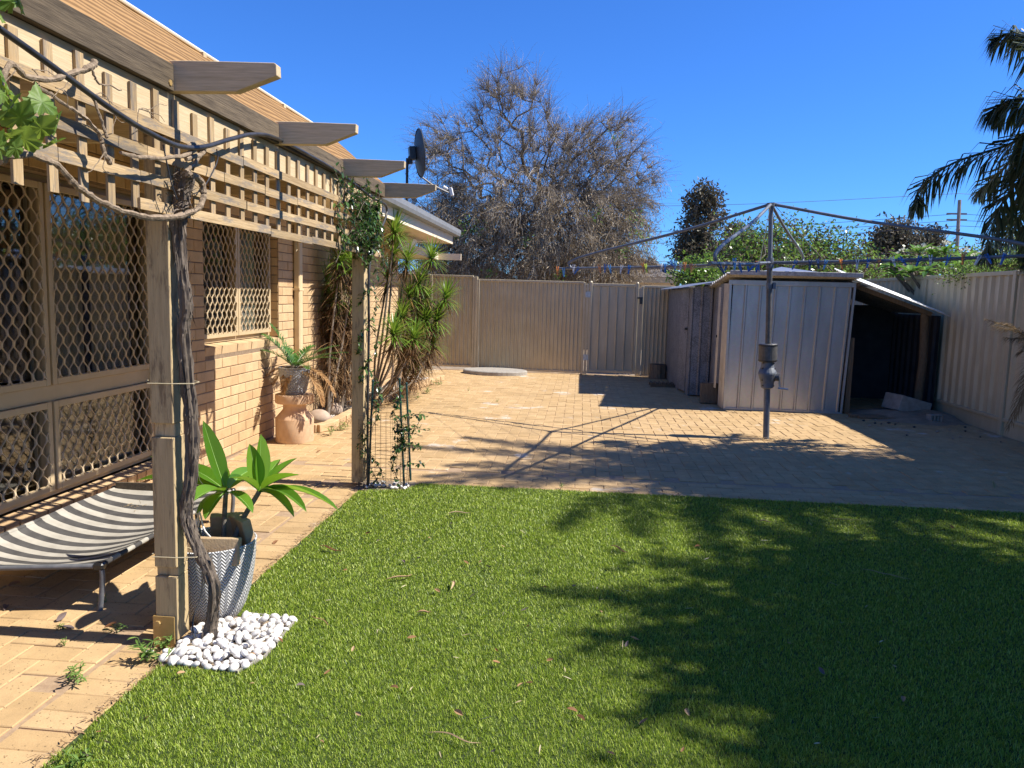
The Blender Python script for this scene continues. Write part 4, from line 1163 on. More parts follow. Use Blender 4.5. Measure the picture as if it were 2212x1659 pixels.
def rosette(c, ax, n, L, par, dry=0.5, nd=40):
    ax = nrm(ax); mb = MB()
    n = int(n * 1.9)
    for i in range(n):
        f = i / n; pol = .15 + 1.45 * f ** .8; a = i * 2.39996
        s1_ = nrm(np.cross(ax, A(.3, .7, .2))); s2_ = np.cross(ax, s1_)
        d = ax * math.cos(pol) + (s1_ * math.cos(a) + s2_ * math.sin(a)) * math.sin(pol)
        strap(mb, np.asarray(c) - ax * .05 * f, d, L * random.uniform(.75, 1.1), random.uniform(.014, .022), .55 + .5 * f)
    mb.obj('leaf_rosette', M['draleaf'], par)
    if dry:
        mb = MB()
        for i in range(nd):
            a = random.uniform(0, 6.28); d = nrm(A(math.cos(a), math.sin(a), random.uniform(-.9, .25)))
            strap(mb, np.asarray(c) - ax * random.uniform(.03, .28 * dry), d, L * random.uniform(.7, 1.15), random.uniform(.009, .016), .8)
        mb.obj('dry_skirt', M['dradry'], par)
def dracaena(base, heads, lab, L=.34, trunk_r=.018):
    d = thing('dracaena', lab, 'plant', base, 'spiky plants in the garden bed')
    base = np.asarray(base, float)
    for k, (px, Y, n, dry, nd) in enumerate(heads):
        c = onY(*px, Y); midp = base * .5 + c * .5 + A(random.gauss(0, .05), random.gauss(0, .08), -.1)
        S = spline([base, base * .75 + midp * .25 + A(0, 0, .05), midp, c * .8 + midp * .2, c], 24)
        MB().tube(S, np.linspace(trunk_r, trunk_r * .6, 24), 8).obj('stem', M['drastem'], d, smooth=True)
        ax = nrm((c - midp) * A(.7, .7, 1) + A(0, 0, .35)); rosette(c, ax, n, L * random.uniform(.9, 1.1), d, dry, nd)
        q = int(nd * .8)                                    # dry leaves hanging down the stem
        if dry > .8:
            mb = MB()
            for i in range(q * 3):
                p_ = S[random.randrange(8, 23)]; a = random.uniform(0, 6.28)
                strap(mb, p_, nrm(A(math.cos(a), math.sin(a), random.uniform(-.8, .5))), L * random.uniform(.6, 1.2), random.uniform(.006, .012), .7)
            mb.obj('dry_leaves', M['dradry'], d)
dracaena((-2.93, 8.75, .02), [((735, 560), 8.9, 60, 1.0, 60), ((765, 575), 9.0, 60, .9, 50)], 'spiky dracaena with a dark dry skirt nearest the downpipe')
dracaena((-2.88, 9.2, .02), [((748, 690), 9.2, 60, 1.0, 80), ((710, 700), 9.3, 44, 1.2, 90), ((705, 610), 9.2, 30, 1.4, 90)], 'low dracaena thick with dry leaves left of the far post')
dracaena((-2.72, 10.0, .02), [((852, 500), 9.7, 70, .5, 26), ((850, 545), 9.9, 46, .6, 30), ((838, 600), 10.1, 40, .6, 34)], 'tallest dracaena rising behind the far post')
dracaena((-2.66, 10.6, .02), [((932, 556), 10.4, 64, .5, 30), ((904, 610), 10.3, 60, .6, 36), ((922, 640), 10.5, 52, .7, 40)], 'dracaena with heads against the far house corner')
dracaena((-2.58, 10.9, .02), [((964, 642), 10.6, 64, .35, 18), ((918, 690), 10.4, 84, .7, 60), ((905, 668), 10.6, 50, .6, 30)], 'dracaena with a separate head leaning out towards the fence')
dracaena((-2.60, 9.8, .02), [((850, 720), 9.5, 70, .8, 50), ((895, 728), 9.9, 60, .9, 70), ((935, 740), 10.6, 46, 1.0, 80)], 'low bright green dracaena right of the far post')
dracaena((-2.85, 9.0, .02), [((725, 640), 9.0, 30, 1.3, 110), ((765, 650), 9.1, 30, 1.2, 100), ((690, 660), 9.1, 24, 1.3, 80)], 'tangled dracaena of mostly dry leaves under the dark skirt')
dracaena((-2.75, 10.2, .02), [((880, 560), 10.0, 50, .6, 40), ((885, 640), 10.2, 54, .7, 50), ((868, 680), 10.0, 50, .8, 60), ((945, 690), 10.5, 60, .6, 50)], 'many headed dracaena in the middle of the right hand clump')
dracaena((-2.60, 11.6, .02), [((900, 775), 10.8, 30, 1.2, 90), ((875, 745), 10.6, 30, 1.2, 80)], 'mostly dry brown dracaena at the far end of the bed')
# dry leaf litter at the bed
mb = MB()
for k in range(420):
    y = random.uniform(7.95, 12.9); x = random.uniform(-3.0, bed_x(y) + .12); a = random.uniform(0, 6.28)
    strap(mb, A(x, y, .03 + random.uniform(0, .03)), A(math.cos(a), math.sin(a), .08), random.uniform(.15, .4), .01, .25)
tag(mb.obj('fallen_straps', M['dradry']), 'fallen dry strap leaves littering the garden bed', 'litter', kind='stuff')

# ================================================================== satellite dish
DC = A(-2.62, 11.95, 3.63)
dish = thing('satellite_dish', 'dark satellite dish on a pole above the house gutter', 'satellite dish', (-2.75, 11.9, 2.75))
M['dish'] = simple('charcoal_dish', (.022, .024, .027), (.035, .037, .04), 8, .55)
ax = nrm(A(.92, .38, .10)); s1_ = nrm(np.cross(ax, A(0, 0, 1))); s2_ = np.cross(s1_, ax)
G = []
for r_ in np.linspace(0, 1, 9):
    G.append([DC + s1_ * .40 * r_ * math.cos(a) + s2_ * .365 * r_ * math.sin(a) + ax * .075 * r_ * r_ for a in np.linspace(0, 2 * math.pi, 41)])
for r_, o_ in ((1.0, .012), (.98, .0)):
    G.append([DC + s1_ * .40 * r_ * math.cos(a) + s2_ * .365 * r_ * math.sin(a) + ax * (.075 * r_ * r_ - .014) for a in np.linspace(0, 2 * math.pi, 41)])
MB().grid(np.array(G)).obj('reflector', M['dish'], dish, smooth=True)
mb = MB(); mb.box(DC - ax * .05, (.10, .14, .2), np.stack([ax, s1_, s2_], 1)); mb.box(DC - ax * .09 - s2_ * .1, (.06, .07, .12), np.stack([ax, s1_, s2_], 1)); mb.obj('mount', M['black'], dish, bevel=.01)
MB().tube([(-2.74, 11.92, 2.62), (-2.74, 11.92, 3.55)], .021, 10).obj('mast', M['black'], dish)
ft = onY(975, 417, 12.25)
bt = DC - s2_ * .36 + ax * .07
MB().tube(spline([bt, bt * .6 + ft * .4 - A(0, 0, .03), ft - ax * .03], 10), .014, 8).obj('feed_arm', M['tube'], dish)
mb = MB(); mb.box(ft + A(0, 0, .02), (.05, .06, .13), rotaxis((0, 1, 0), -.25)); mb.tube([ft + A(-.06, 0, .06), ft + A(-.13, 0, .09)], [.022, .034], 10); mb.obj('feed_horn', M['whitepl'], dish, bevel=.006)
for k in (0, .02): MB().tube(spline([ft - A(0, 0, .04), ft + A(-.05, .0, -.16 - k), ft * .6 + bt * .4 + A(0, 0, -.10), bt], 14), .004, 5).obj('cable', M['black'], dish)

# ================================================================== steel fences and gate
t = NT('beige_fence_steel'); v = t.coord('World'); t.rough(.42, 0, .45)
c = t.ramp(t.noise(v, 3, 5), [(.35, (.50, .425, .27)), (.7, (.57, .49, .325))])
dirt = t.noise(t.coord('World', (3, 3, .6)), 3, 5); c = t.mix(.25, c, t.ramp(dirt, [(.45, (.40, .31, .19)), (.6, (.57, .485, .32))])); t.color(c)
M['fence'] = t.m
def ribbed(p0, p1, z0, z1, pitch, depth, ratio, nrmv, wob=0.0):
    """trapezoid ribs along p0->p1"""
    p0 = A(*p0, 0); p1 = A(*p1, 0); L = np.linalg.norm(p1 - p0); d = (p1 - p0) / L; nv = A(*nrmv, 0); n = max(1, round(L / pitch)); pt_ = L / n
    pr = []
    for i in range(n):
        s0 = i * pt_
        for f, h_ in ((0, 0), (ratio, 0), (ratio + (1 - ratio) * .30, 1), (1 - (1 - ratio) * .30, 1)): pr.append((s0 + f * pt_, h_ * depth))
    pr.append((L, 0))
    rows = []
    for z in ((z0, z1) if not wob else np.linspace(z0, z1, 8)):
        w = wob * math.sin(math.pi * (z - z0) / (z1 - z0))
        rows.append([p0 + d * s + nv * (h_ + w * math.sin(s * 2.3)) + A(0, 0, z) for s, h_ in pr])
    return MB().grid(np.array(rows))
FY = 15.10
bf = thing('back_fence', 'beige ribbed steel fence along the back of the yard', 'fence', (0, FY, 0))
for x0, x1, z0, z1 in ((-2.93, -2.13, .09, 1.83), (-1.99, .035, .05, 1.765), (1.20, 3.3, .015, 1.72), (3.36, 5.06, .015, 1.72), (-5.4, -2.99, .10, 1.84)):
    ribbed((x0, FY), (x1, FY), z0, z1, .077, .022, .52, (0, -1)).obj('panel', M['fence'], bf)
    for zr in (z1 - .005, z0 - .03):
        MB().bb((x0 - .01, FY - .034, zr), (x1 + .01, FY + .014, zr + .042)).obj('rail', M['fence'], bf, bevel=.004)
for x, z in ((-2.96, 1.86), (-2.06, 1.845), (.055, 1.785), (.115, 1.76), (1.118, 1.70), (1.165, 1.745), (3.33, 1.745)):
    MB().bb((x - .025, FY - .045, 0), (x + .025, FY + .03, z)).obj('post', M['fence'], bf, bevel=.004)
MB().bb((-2.13, FY - .042, 0), (-2.09, FY + .02, 1.84)).obj('post', M['fence'], bf, bevel=.004)
MB().bb((-2.03, FY - .042, 0), (-1.995, FY + .02, 1.80)).obj('post', M['fence'], bf, bevel=.004)
gate = thing('steel_gate', 'beige steel gate with wide ribs and a latch in the back fence', 'gate', (.62, FY, 0))
ribbed((.20, FY - .02), (1.04, FY - .02), .09, 1.72, .168, .020, .80, (0, -1), .004).obj('panel', M['fence'], gate)
for x in (.175, 1.065): MB().bb((x - .026, FY - .05, .045), (x + .026, FY, 1.785)).obj('stile', M['fence'], gate, bevel=.004)
for z in (.05, 1.725): MB().bb((.201, FY - .045, z), (1.039, FY - .005, z + .05)).obj('rail', M['fence'], gate, bevel=.004)
M['galvplain'] = simple('dull_zinc', (.34, .35, .36), (.5, .51, .52), 25, .4, .7)
for z in (.28, 1.50): MB().bb((.075, FY - .058, z), (.17, FY - .051, z + .11)).obj('hinge', M['galvplain'], gate)
mb = MB(); mb.bb((1.07, FY - .075, 1.50), (1.17, FY - .052, 1.53)); mb.bb((1.12, FY - .085, 1.40), (1.165, FY - .05, 1.52)); mb.obj('latch', M['black'], gate)
for x, z in ((.175, 1.785), (1.065, 1.785)): MB().lathe([(.028, 0), (.03, .012), (.018, .03), (.002, .034)], (x, FY - .025, z), 10).obj('cap', M['fence'], gate)
RX = 5.10
rf = thing('side_fence', 'beige steel fence with wide ribs running down the right side', 'fence', (RX, 9, 0))
joints = [-1.0, 1.37, 3.74, 6.11, 7.23 - .0, 9.60, 11.97, 14.34, 15.1]; joints = [-2.25, .12, 2.49, 4.86, 7.23, 9.60, 11.97, 14.34, 15.1]
for a, b in zip(joints, joints[1:]):
    ribbed((RX, a + .03), (RX, b - .03), .20, 1.91, .188, .032, .50, (-1, 0)).obj('panel', M['fence'], rf)
    MB().bb((RX - .04, a + .02, 1.905), (RX + .02, b - .02, 1.955)).obj('rail', M['fence'], rf, bevel=.004)
    MB().bb((RX - .04, a + .02, .17), (RX + .02, b - .02, .21)).obj('rail', M['fence'], rf, bevel=.004)
    MB().bb((RX - .015, a + .0, -.04), (RX + .012, b - .0, .19)).obj('plinth', M['fence'], rf)
    MB().bb((RX - .052, a - .034, -.04), (RX + .02, a + .034, 1.96)).obj('post', M['fence'], rf, bevel=.004)
# neighbour's boundary behind the camera's right is the same fence; left return behind the house
cl = MB().lathe([(.62, 0), (.62, .06), (.60, .075), (.002, .08)], (-1.60, 14.62, 0), 40); cl = cl.obj('concrete_lid', M['concrete']); tag(cl, 'round concrete tank lid on the paving by the back fence', 'lid')
cl.scale = (1.0, .72, 1)

# ================================================================== sheds
t = NT('galvanised_sheet'); v = t.coord('World'); t.rough(.36, .7, .5)
vo = t.n('TexVoronoi'); vo.inputs['Scale'].default_value = 40; t.l(t.coord('World'), vo.inputs['Vector'])
c = t.mix(.08, t.ramp(t.noise(t.coord('World', (2, 2, .5)), 3, 6), [(.3, (.40, .405, .41)), (.7, (.52, .525, .53))]), vo.outputs['Color'], 'SOFT_LIGHT'); t.color(c); M['galv'] = t.m
t.bump(t.noise(t.coord('World', (1, 1, .4)), 5, 3), .12, .02)
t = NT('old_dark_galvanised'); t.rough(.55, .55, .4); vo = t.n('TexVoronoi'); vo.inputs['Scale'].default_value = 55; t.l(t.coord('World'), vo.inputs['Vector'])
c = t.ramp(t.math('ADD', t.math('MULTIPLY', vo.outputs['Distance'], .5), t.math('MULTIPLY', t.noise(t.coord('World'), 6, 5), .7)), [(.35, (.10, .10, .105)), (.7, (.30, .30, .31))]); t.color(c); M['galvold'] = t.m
M['galvbounce'] = simple('galvanised_bounce_lit_sheet', (.44, .40, .34), (.58, .54, .47), 6, .45, .45)  # warm bounce off the paving put into the colour of the shed side
shed = thing('garden_shed', 'galvanised steel shed with ribbed front and cement sheet roof', 'shed', (2.8, 11.6, 0))
FYs = 10.90
def leansheet(x0, x1, y, z0, z1, lean, **k):
    mb = ribbed((x0, y), (x1, y), z0, z1, .182, .018, .78, (0, -1))
    V = mb.v[0]; f = (V[:, 2] - z0) / (z1 - z0); V[:, 0] += f * lean * np.interp(V[:, 0], [x0, x1], [0.2, 1.0])
    return mb
mb = leansheet(2.06, 3.60, FYs, .012, 1.74, .06)
# a bulge low on the right-hand sheet
V = mb.v[0]
mb2 = MB(); rows = []
mb.obj('front_sheet', M['galv'], shed)
q = MB().bb((2.01, FYs - .035, 1.735), (3.70, FYs - .005, 1.80)); q.obj('top_channel', M['galv'], shed, bevel=.003)
MB().bb((2.04, FYs - .03, -.0), (3.63, FYs + .01, .028)).obj('bottom_channel', M['galv'], shed)
mb = MB(); mb.bar((3.625, FYs - .012, .0), (3.685, FYs - .012, 1.74), .03, .035, (0, 1, 0)); mb.obj('corner_trim', M['galv'], shed)
mb = MB(); mb.bar((2.045, FYs - .012, .0), (2.035, FYs - .012, 1.74), .03, .035, (0, 1, 0)); mb.obj('corner_trim', M['galv'], shed)
ribbed((2.03, 11.28), (2.03, FYs + .005), .01, 1.75, .085, .020, .5, (-1, 0)).obj('side_sheet', M['galvbounce'], shed)
dr = ribbed((1.985, 11.42), (1.985, 11.29), .25, 1.70, .065, .018, .5, (-1, 0)); d_ = dr.obj('door', M['galvbounce'], shed)
MB().bb((1.95, 11.31, .98), (1.99, 11.33, 1.02)).obj('door_latch', M['black'], d_)
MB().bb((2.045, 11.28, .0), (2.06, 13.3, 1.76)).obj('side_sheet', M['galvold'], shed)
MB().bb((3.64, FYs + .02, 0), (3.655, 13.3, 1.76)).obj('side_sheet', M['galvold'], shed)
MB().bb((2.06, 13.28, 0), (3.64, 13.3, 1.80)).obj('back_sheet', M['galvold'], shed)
ys = np.arange(10.74, 13.5, .03)                              # corrugated cement roof, ribs run across
sheetz = 1.872 - (ys - 10.74) * .10 + .022 * np.sin((ys - 10.74) / .146 * 2 * math.pi)
xs_ = np.array([1.955, 3.72])
top_ = np.stack([np.stack([np.full(len(ys), x), ys, sheetz + .008 + (x - 2) * .006], 1) for x in xs_])
rf_ = MB().grid(top_); rf_.grid(np.stack([top_[0] - A(0, 0, .014), top_[0]])); rf_.grid(np.stack([top_[0] - A(0, 0, .014), top_[1] - A(0, 0, .014)])); rf_.grid(np.stack([top_[1] - A(0, 0, .014), top_[1]]))
roof_ = rf_.obj('roof', M['asb'], shed, smooth=True)
MB().bb((1.99, 10.70, 1.862), (3.725, 10.745, 1.925)).obj('roof_edge', M['asb'], roof_, bevel=.004)
mb = MB(); mb.add([(2.5, 11.6, 1.90), (3.9, 11.6, 1.90), (3.9, 13.0, 1.90), (2.5, 13.0, 1.90), (3.05, 12.3, 2.05)], [(0, 1, 4), (1, 2, 4), (2, 3, 4), (3, 0, 4)]); mb.obj('roof_cowl', M['galv'], shed)
# the darker shed behind it
sh2 = thing('old_tool_shed', 'dark weathered galvanised tool shed with its door ajar', 'shed', (1.9, 12.9, 0))
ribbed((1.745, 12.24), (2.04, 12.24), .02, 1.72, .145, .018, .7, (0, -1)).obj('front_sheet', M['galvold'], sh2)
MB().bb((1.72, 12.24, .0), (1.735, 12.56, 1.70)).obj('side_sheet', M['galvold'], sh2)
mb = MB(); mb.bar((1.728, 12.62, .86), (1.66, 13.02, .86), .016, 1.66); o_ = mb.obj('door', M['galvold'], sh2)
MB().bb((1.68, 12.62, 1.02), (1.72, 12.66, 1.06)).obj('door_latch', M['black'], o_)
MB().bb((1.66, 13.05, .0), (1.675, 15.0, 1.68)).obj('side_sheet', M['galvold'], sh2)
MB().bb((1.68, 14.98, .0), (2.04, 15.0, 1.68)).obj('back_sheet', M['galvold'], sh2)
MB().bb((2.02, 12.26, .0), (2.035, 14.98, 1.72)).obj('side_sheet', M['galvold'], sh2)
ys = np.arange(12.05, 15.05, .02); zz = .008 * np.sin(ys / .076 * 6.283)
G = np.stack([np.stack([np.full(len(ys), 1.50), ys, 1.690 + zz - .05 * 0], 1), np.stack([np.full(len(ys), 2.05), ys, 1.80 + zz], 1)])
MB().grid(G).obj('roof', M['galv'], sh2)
# lean-to on the right
lt = thing('lean_to', 'open lean-to of sheet metal on a leaning post beside the shed', 'lean-to', (4.3, 11.4, 0))
def sloped(x0, z0, x1, z1, y0, y1, name, mat, amp=.009, per=.076, rag=0, tilt=0.0):
    ys = np.arange(y0, y1, .019); w = amp * np.sin(ys / per * 6.283)
    jig = rag * (np.sin(ys * 3.1) + .5 * np.sin(ys * 9.7))
    G = np.stack([np.stack([np.full(len(ys), x0) + (x1 - x0) * f + jig * f, ys, z0 + (z1 - z0) * f + w + (ys - y0) * tilt], 1) for f in np.linspace(0, 1, 5)])
    return MB().grid(G).obj(name, mat, lt)
M['whitesheet'] = simple('pale_roof_sheet', (.60, .60, .58), (.74, .74, .72), 8, .4, .2)
sloped(3.66, 1.835, 4.92, 1.375, 10.80, 11.75, 'roof_sheet', M['whitesheet'], rag=.03, tilt=.20)
sloped(3.66, 1.80, 4.95, 1.40, 11.30, 12.9, 'roof_sheet', M['galvold'])  # inner sheet added to darken the bay underneath
sloped(3.70, 1.875, 4.36, 1.72, 11.6, 12.8, 'roof_sheet', M['galv'], .004, .2)
mb = MB(); mb.bb((3.70, 10.83, 1.755), (3.74, 12.8, 1.80)); mb.obj('batten', M['oldwood'], lt)
mb = MB(); mb.bar((3.70, 11.05, 1.775), (4.78, 11.05, 1.40), .04, .06); mb.obj('roof_rafter', M['oldwood'], lt)
mb = MB(); mb.tube([(4.80, 11.30, 0), (4.79, 11.2, .75), onY(1998, 674, 11.1)], [.060, .056, .052], 10); mb.obj('post', M['oldwood'], lt, smooth=True)
mb = MB(); mb.bb((3.69, 10.93, 0), (3.755, 10.97, 1.05)); mb.obj('stud', M['oldwood'], lt)
M['shade_clod'] = simple('lean_to_shade_and_clods', (.030, .030, .034), (.05, .05, .055), 6, .8)  # near-black colour painted as the lean-to's shade, shared with the clods
mb = MB(); mb.bb((3.69, 12.85, 0), (5.05, 12.88, 1.5)); mb.obj('back_sheet', M['shade_clod'], lt)  # dark sheet painted in for the shade at the back of the bay
ribbed((5.0, 11.25), (5.0, 12.84), .0, 1.38, .188, .03, .5, (-1, 0)).obj('side_sheet', M['shade_clod'], lt)  # dark ribbed sheet standing in for the shaded fence
mb = MB(); mb.bb((3.665, 11.0, 0), (3.68, 12.9, 1.8)); mb.obj('shade_lining', M['shade_clod'], lt)  # dark sheet standing in for shade along the shed wall
# rubble and boards in front of it
for c, s, rz, lab, cat, mt, nm in (((4.15, 10.62, .02), (1.0, .10, .04), -.02, 'long dark plank lying in front of the lean-to', 'plank', 'oldwood', 'plank'), ((4.05, 10.50, .018), (.62, .06, .03), -.06, 'thin split board beside the long dark plank', 'board', 'oldwood', 'board'),
                                   ((4.60, 11.15, .12), (.5, .35, .22), .3, 'broken concrete slab leaning at the foot of the lean-to post', 'slab', 'concrete', 'concrete_slab')):
    mb = MB(); mb.box(c, s, rotz(rz) @ rotaxis((0, 1, 0), .25 if nm == 'concrete_slab' else .01)); tag(mb.obj(nm, M[mt], bevel=.006), lab, cat)
vb = thing('breeze_block', 'small vented concrete block on the paving by the lean-to', 'block', (4.66, 10.42, 0))
mb = MB(); R = rotz(.2)
for k in (-1, -.33, .33, 1): mb.box(A(4.66, 10.42, .05) + R @ A(k * .07, 0, 0), (.022, .10, .10), R)
for z in (.008, .095): mb.box((4.66, 10.42, z), (.165, .10, .016), R)
mb.obj('body', M['concrete'], vb)
# gritty dirt pile along the fence
mb = MB()
G = []
for i, x in enumerate(np.linspace(3.75, 5.05, 22)):
    G.append([(x, y, max(-.008, .10 * math.sin(math.pi * min(1, max(0, (x - 3.75) / 1.6))) * math.exp(-((y - 10.9) / .5) ** 2) * (1 + .3 * math.sin(7 * x + 5 * y)) - .012)) for y in np.linspace(9.9, 12.6, 26)])
mb.grid(np.array(G)); tag(mb.obj('dirt_pile', M['soil'], smooth=True), 'low spread of dirt at the foot of the lean-to', 'dirt', kind='stuff')
for k in range(26):
    x, y = random.uniform(3.6, 4.9), random.uniform(9.0, 10.6); s = random.uniform(.012, .03)
    mb = MB(); mb.add(base * s * A(1, random.uniform(.6, 1), .8) + A(x, y, s * .5), [tuple(f) for f in fb]); tag(mb.obj('rubble_stone', M['shade_clod'] if k % 2 else M['stone']), 'small dark clod on the shaded paving before the lean-to', 'rubble', 'rubble on the shaded paving')
# stump, rack, board, log
t0 = gnd(1431, 814)
sp = thing('tree_stump', 'short sawn stump standing by the back fence', 'stump', (1.50, 14.80, 0)); mb = MB(); mb.lathe([(.17, 0), (.155, .1), (.15, .27)], (1.50, 14.80, 0), 18, True, False, lambda a, z, r: .012 * np.sin(7 * a) + .006 * np.sin(17 * a)); mb.obj('trunk', M['oldwood'], sp)
mb = MB(); mb.lathe([(.15, .272), (.001, .273)], (1.50, 14.80, 0), 18, False); mb.obj('cut_face', M['oldwood'], sp)
rk = thing('slatted_rack', 'small slatted wooden rack lying by the tool shed door', 'rack', (1.45, 13.5, 0))
for k in range(6): MB().box((1.27 + k * .072, 13.5, .055), (.03, .34, .02), rotaxis((0, 1, 0), .3)).obj('slat', M['oldwood'], rk)
for y in (13.34, 13.66): MB().bb((1.24, y - .015, .0), (1.66, y + .015, .045)).obj('bearer', M['oldwood'], rk)
mb = MB(); mb.bar((1.70, 13.35, .03), (1.86, 12.75, .03), .07, .03); tag(mb.obj('short_board', M['slat']), 'short pale board lying at the tool shed threshold', 'board')
lg_ = thing('timber_block', 'upright weathered timber block leaning on the shed door', 'timber', (1.90, 11.40, 0))
mb = MB(); mb.box((1.91, 11.40, .155), (.25, .07, .31), rotaxis((1, 0, 0), -.08)); mb.obj('block', M['oldwood'], lg_, bevel=.012)

# ================================================================== rotary clothesline
base_ = A(2.10, 8.645, 0); axv = nrm(A(-.050, -.033, 1)); ang = 2.733
e1 = A(math.cos(ang), math.sin(ang), 0); e1 = nrm(e1 - axv * (e1 @ axv)); e2 = np.cross(axv, e1)
HR, HH, AL = 1.935, 2.545, 2.52
ho = thing('rotary_clothesline', 'grey rotary clothesline with winder and four arms on a steel pole', 'clothesline', base_)
M['hoist'] = simple('grey_hoist_paint', (.10, .115, .135), (.17, .185, .21), 16, .5, .1, bump=.1)
M['hoistd'] = simple('dark_hoist_steel', (.075, .075, .075), (.14, .135, .13), 20, .5, .4)
at = lambda h, a=0, b=0: base_ + axv * h + e1 * a + e2 * b
MB().tube([at(0), at(.60)], .034, 16).obj('lower_pole', M['hoist'], ho, smooth=True)
MB().tube([at(.55), at(HR - .02)], .030, 16).obj('upper_pole', M['hoistd'], ho, smooth=True)
MB().tube([at(HR - .05), at(HH)], .024, 14).obj('inner_tube', M['hoist'], ho, smooth=True)
hz = [onY(1660, y, 8.6)[2] for y in (838, 800, 783, 776, 770)]
wnd = MB(); pr = [(.046, .565), (.066, .58), (.070, .63), (.094, .71), (.099, .735), (.095, .752), (.072, .80), (.066, .85), (.064, .875)]
wnd.tube([at(h) for _, h in pr], [r for r, _ in pr], 20); wo = wnd.obj('winder_housing', M['hoist'], ho, smooth=False)
MB().tube([at(.865), at(.875), at(1.055), at(1.062)], [.094, .099, .099, .095], 24).obj('winder_cup', M['hoistd'], ho)
for h in (.88, 1.045): MB().tube([at(h - .006), at(h + .006)], .1015, 24).obj('cup_band', M['black'], ho)
for h in (.60, .66, .79, .85):
    for a in (-.9, .9):
        dv = nrm(-e2 * 1 * .2 + A(math.sin(a) * .9, -math.cos(a), 0)); r_ = np.interp(h, [q[1] for q in pr], [q[0] for q in pr])
        MB().tube([at(h) + dv * (r_ - .004), at(h) + dv * (r_ + .008)], .008, 6).obj('bolt', M['black'], wo)
cxd = nrm(A(.95, -.3, 0)); MB().tube([at(.70) + cxd * .085, at(.70) + cxd * .125], .045, 16).obj('crank_boss', M['hoistd'], wo)
MB().tube([at(.70) + cxd * .125, at(.60) + cxd * .13, at(.575) + cxd * .115, at(.57) + cxd * .22], [.010, .010, .012, .012], 8).obj('crank_handle', M['galvplain'], wo)
mb = MB(); mb.tube([at(1.66), at(1.72)], .036, 16); mb.box(at(1.69) + A(.045, -.02, 0), (.03, .04, .07)); mb.obj('collar', M['hoist'], ho)
mb = MB(); mb.tube([at(HH - .02), at(HH + .02)], .045, 12); hubp = mb.obj('top_hub', M['hoist'], ho)
mb = MB(); mb.tube([at(HR - .06), at(HR + .05)], .042, 12); mb.obj('spider', M['hoist'], ho)
arms = []
for k, (u_, lab) in enumerate(((e1, 'left'), (e2, 'near'), (-e1, 'right'), (-e2, 'far'))):
    r0 = base_ + axv * HR
    S = [r0 + u_ * .03, r0 + u_ * AL * .5 - A(0, 0, .012), r0 + u_ * AL]
    arms.append((r0, u_))
    arm = MB().tube(spline(S, 12), .0165, 10).obj('arm', M['hoist'], ho, smooth=True)
    f_ = .93 if k != 1 else .93
    foot = r0 + u_ * AL * f_; hb = base_ + axv * HH
    S = spline([hb + u_ * .03, hb * .6 + foot * .4 + A(0, 0, .02), hb * .14 + (foot + axv * .10) * .86, foot + axv * .075, foot], 40)
    MB().tube(S, .0165, 10).obj('strut', M['hoist'], ho, smooth=True)
    MB().tube([base_ + axv * HH + u_ * .03, r0 + u_ * .55], .003, 5).obj('stay_wire', M['hoistd'], ho)
for f_ in (.97, .80, .63, .46):
    Q = [r0 + u_ * AL * f_ + axv * .014 for r0, u_ in arms] + [arms[0][0] + arms[0][1] * AL * f_ + axv * .014]
    pts = []
    for a, b in zip(Q, Q[1:]):
        for s_ in np.linspace(0, 1, 9)[:-1]: pts.append(a * (1 - s_) + b * s_ - A(0, 0, .05 * 4 * s_ * (1 - s_)))
    pts.append(Q[-1]); MB().tube(pts, .0022, 5).obj('line', M['hoistd'], ho)
# pegs
PC_ = {'blue': (.02, .13, .42), 'light blue': (.10, .33, .62), 'orange': (.62, .22, .05), 'white': (.7, .7, .68), 'yellow green': (.42, .55, .05), 'yellow': (.66, .45, .10), 'dark blue': (.015, .05, .16)}
for n_, c_ in PC_.items(): M['peg_' + n_] = simple(n_.replace(' ', '_') + '_peg_plastic', c_, tuple(q * 1.15 for q in c_), 20, .4)
def peg(mb, a):
    R = rotz(a)
    for s_ in (-1, 1):
        Rt = R @ rotaxis((0, 1, 0), .11 * s_)
        mb.box(R @ A(s_ * .0055, 0, -.012), (.0075, .011, .085), Rt)
    mb.box((0, 0, -.004), (.016, .012, .010), R)
def add_peg(p, col, where, tilt):
    mb = MB(); peg(mb, random.uniform(-.5, .5)); V = np.concatenate(mb.v) @ rotaxis(nrm(A(.3, 1, 0)), tilt).T * 1.25
    q = MB(); q.add(V + p, mb.f); o = q.obj('clothes_peg', M['peg_' + col]); tag(o, f'{col} plastic clothes peg {where}', 'peg', 'pegs on the clothesline')
r0, ul = arms[0]
for px, col in ((1205, 'orange'), (1217, 'light blue'), (1239, 'white'), (1247, 'blue'), (1295, 'orange'), (1308, 'blue'), (1318, 'light blue'), (1343, 'white'), (1358, 'blue'), (1388, 'orange'), (1396, 'yellow green'), (1430, 'white'), (1437, 'blue'), (1450, 'blue'), (1459, 'light blue'), (1470, 'white'), (1478, 'orange'), (1492, 'orange'), (1498, 'yellow'), (1565, 'orange'), (1570, 'blue'), (1573, 'yellow'), (1610, 'yellow green'), (1616, 'blue'), (1628, 'blue'), (1634, 'orange'), (1654, 'blue')):
    # find the point of the arm under that column
    best = min(np.linspace(.05, 1.0, 200), key=lambda f: abs(proj(r0 + ul * AL * f)[0] - px)); p = r0 + ul * AL * best + A(0, -.02, -.012 + random.gauss(0, .012))
    add_peg(p, col, 'clipped along the left arm of the clothesline', random.gauss(0, .35))
r0, ur = arms[2]
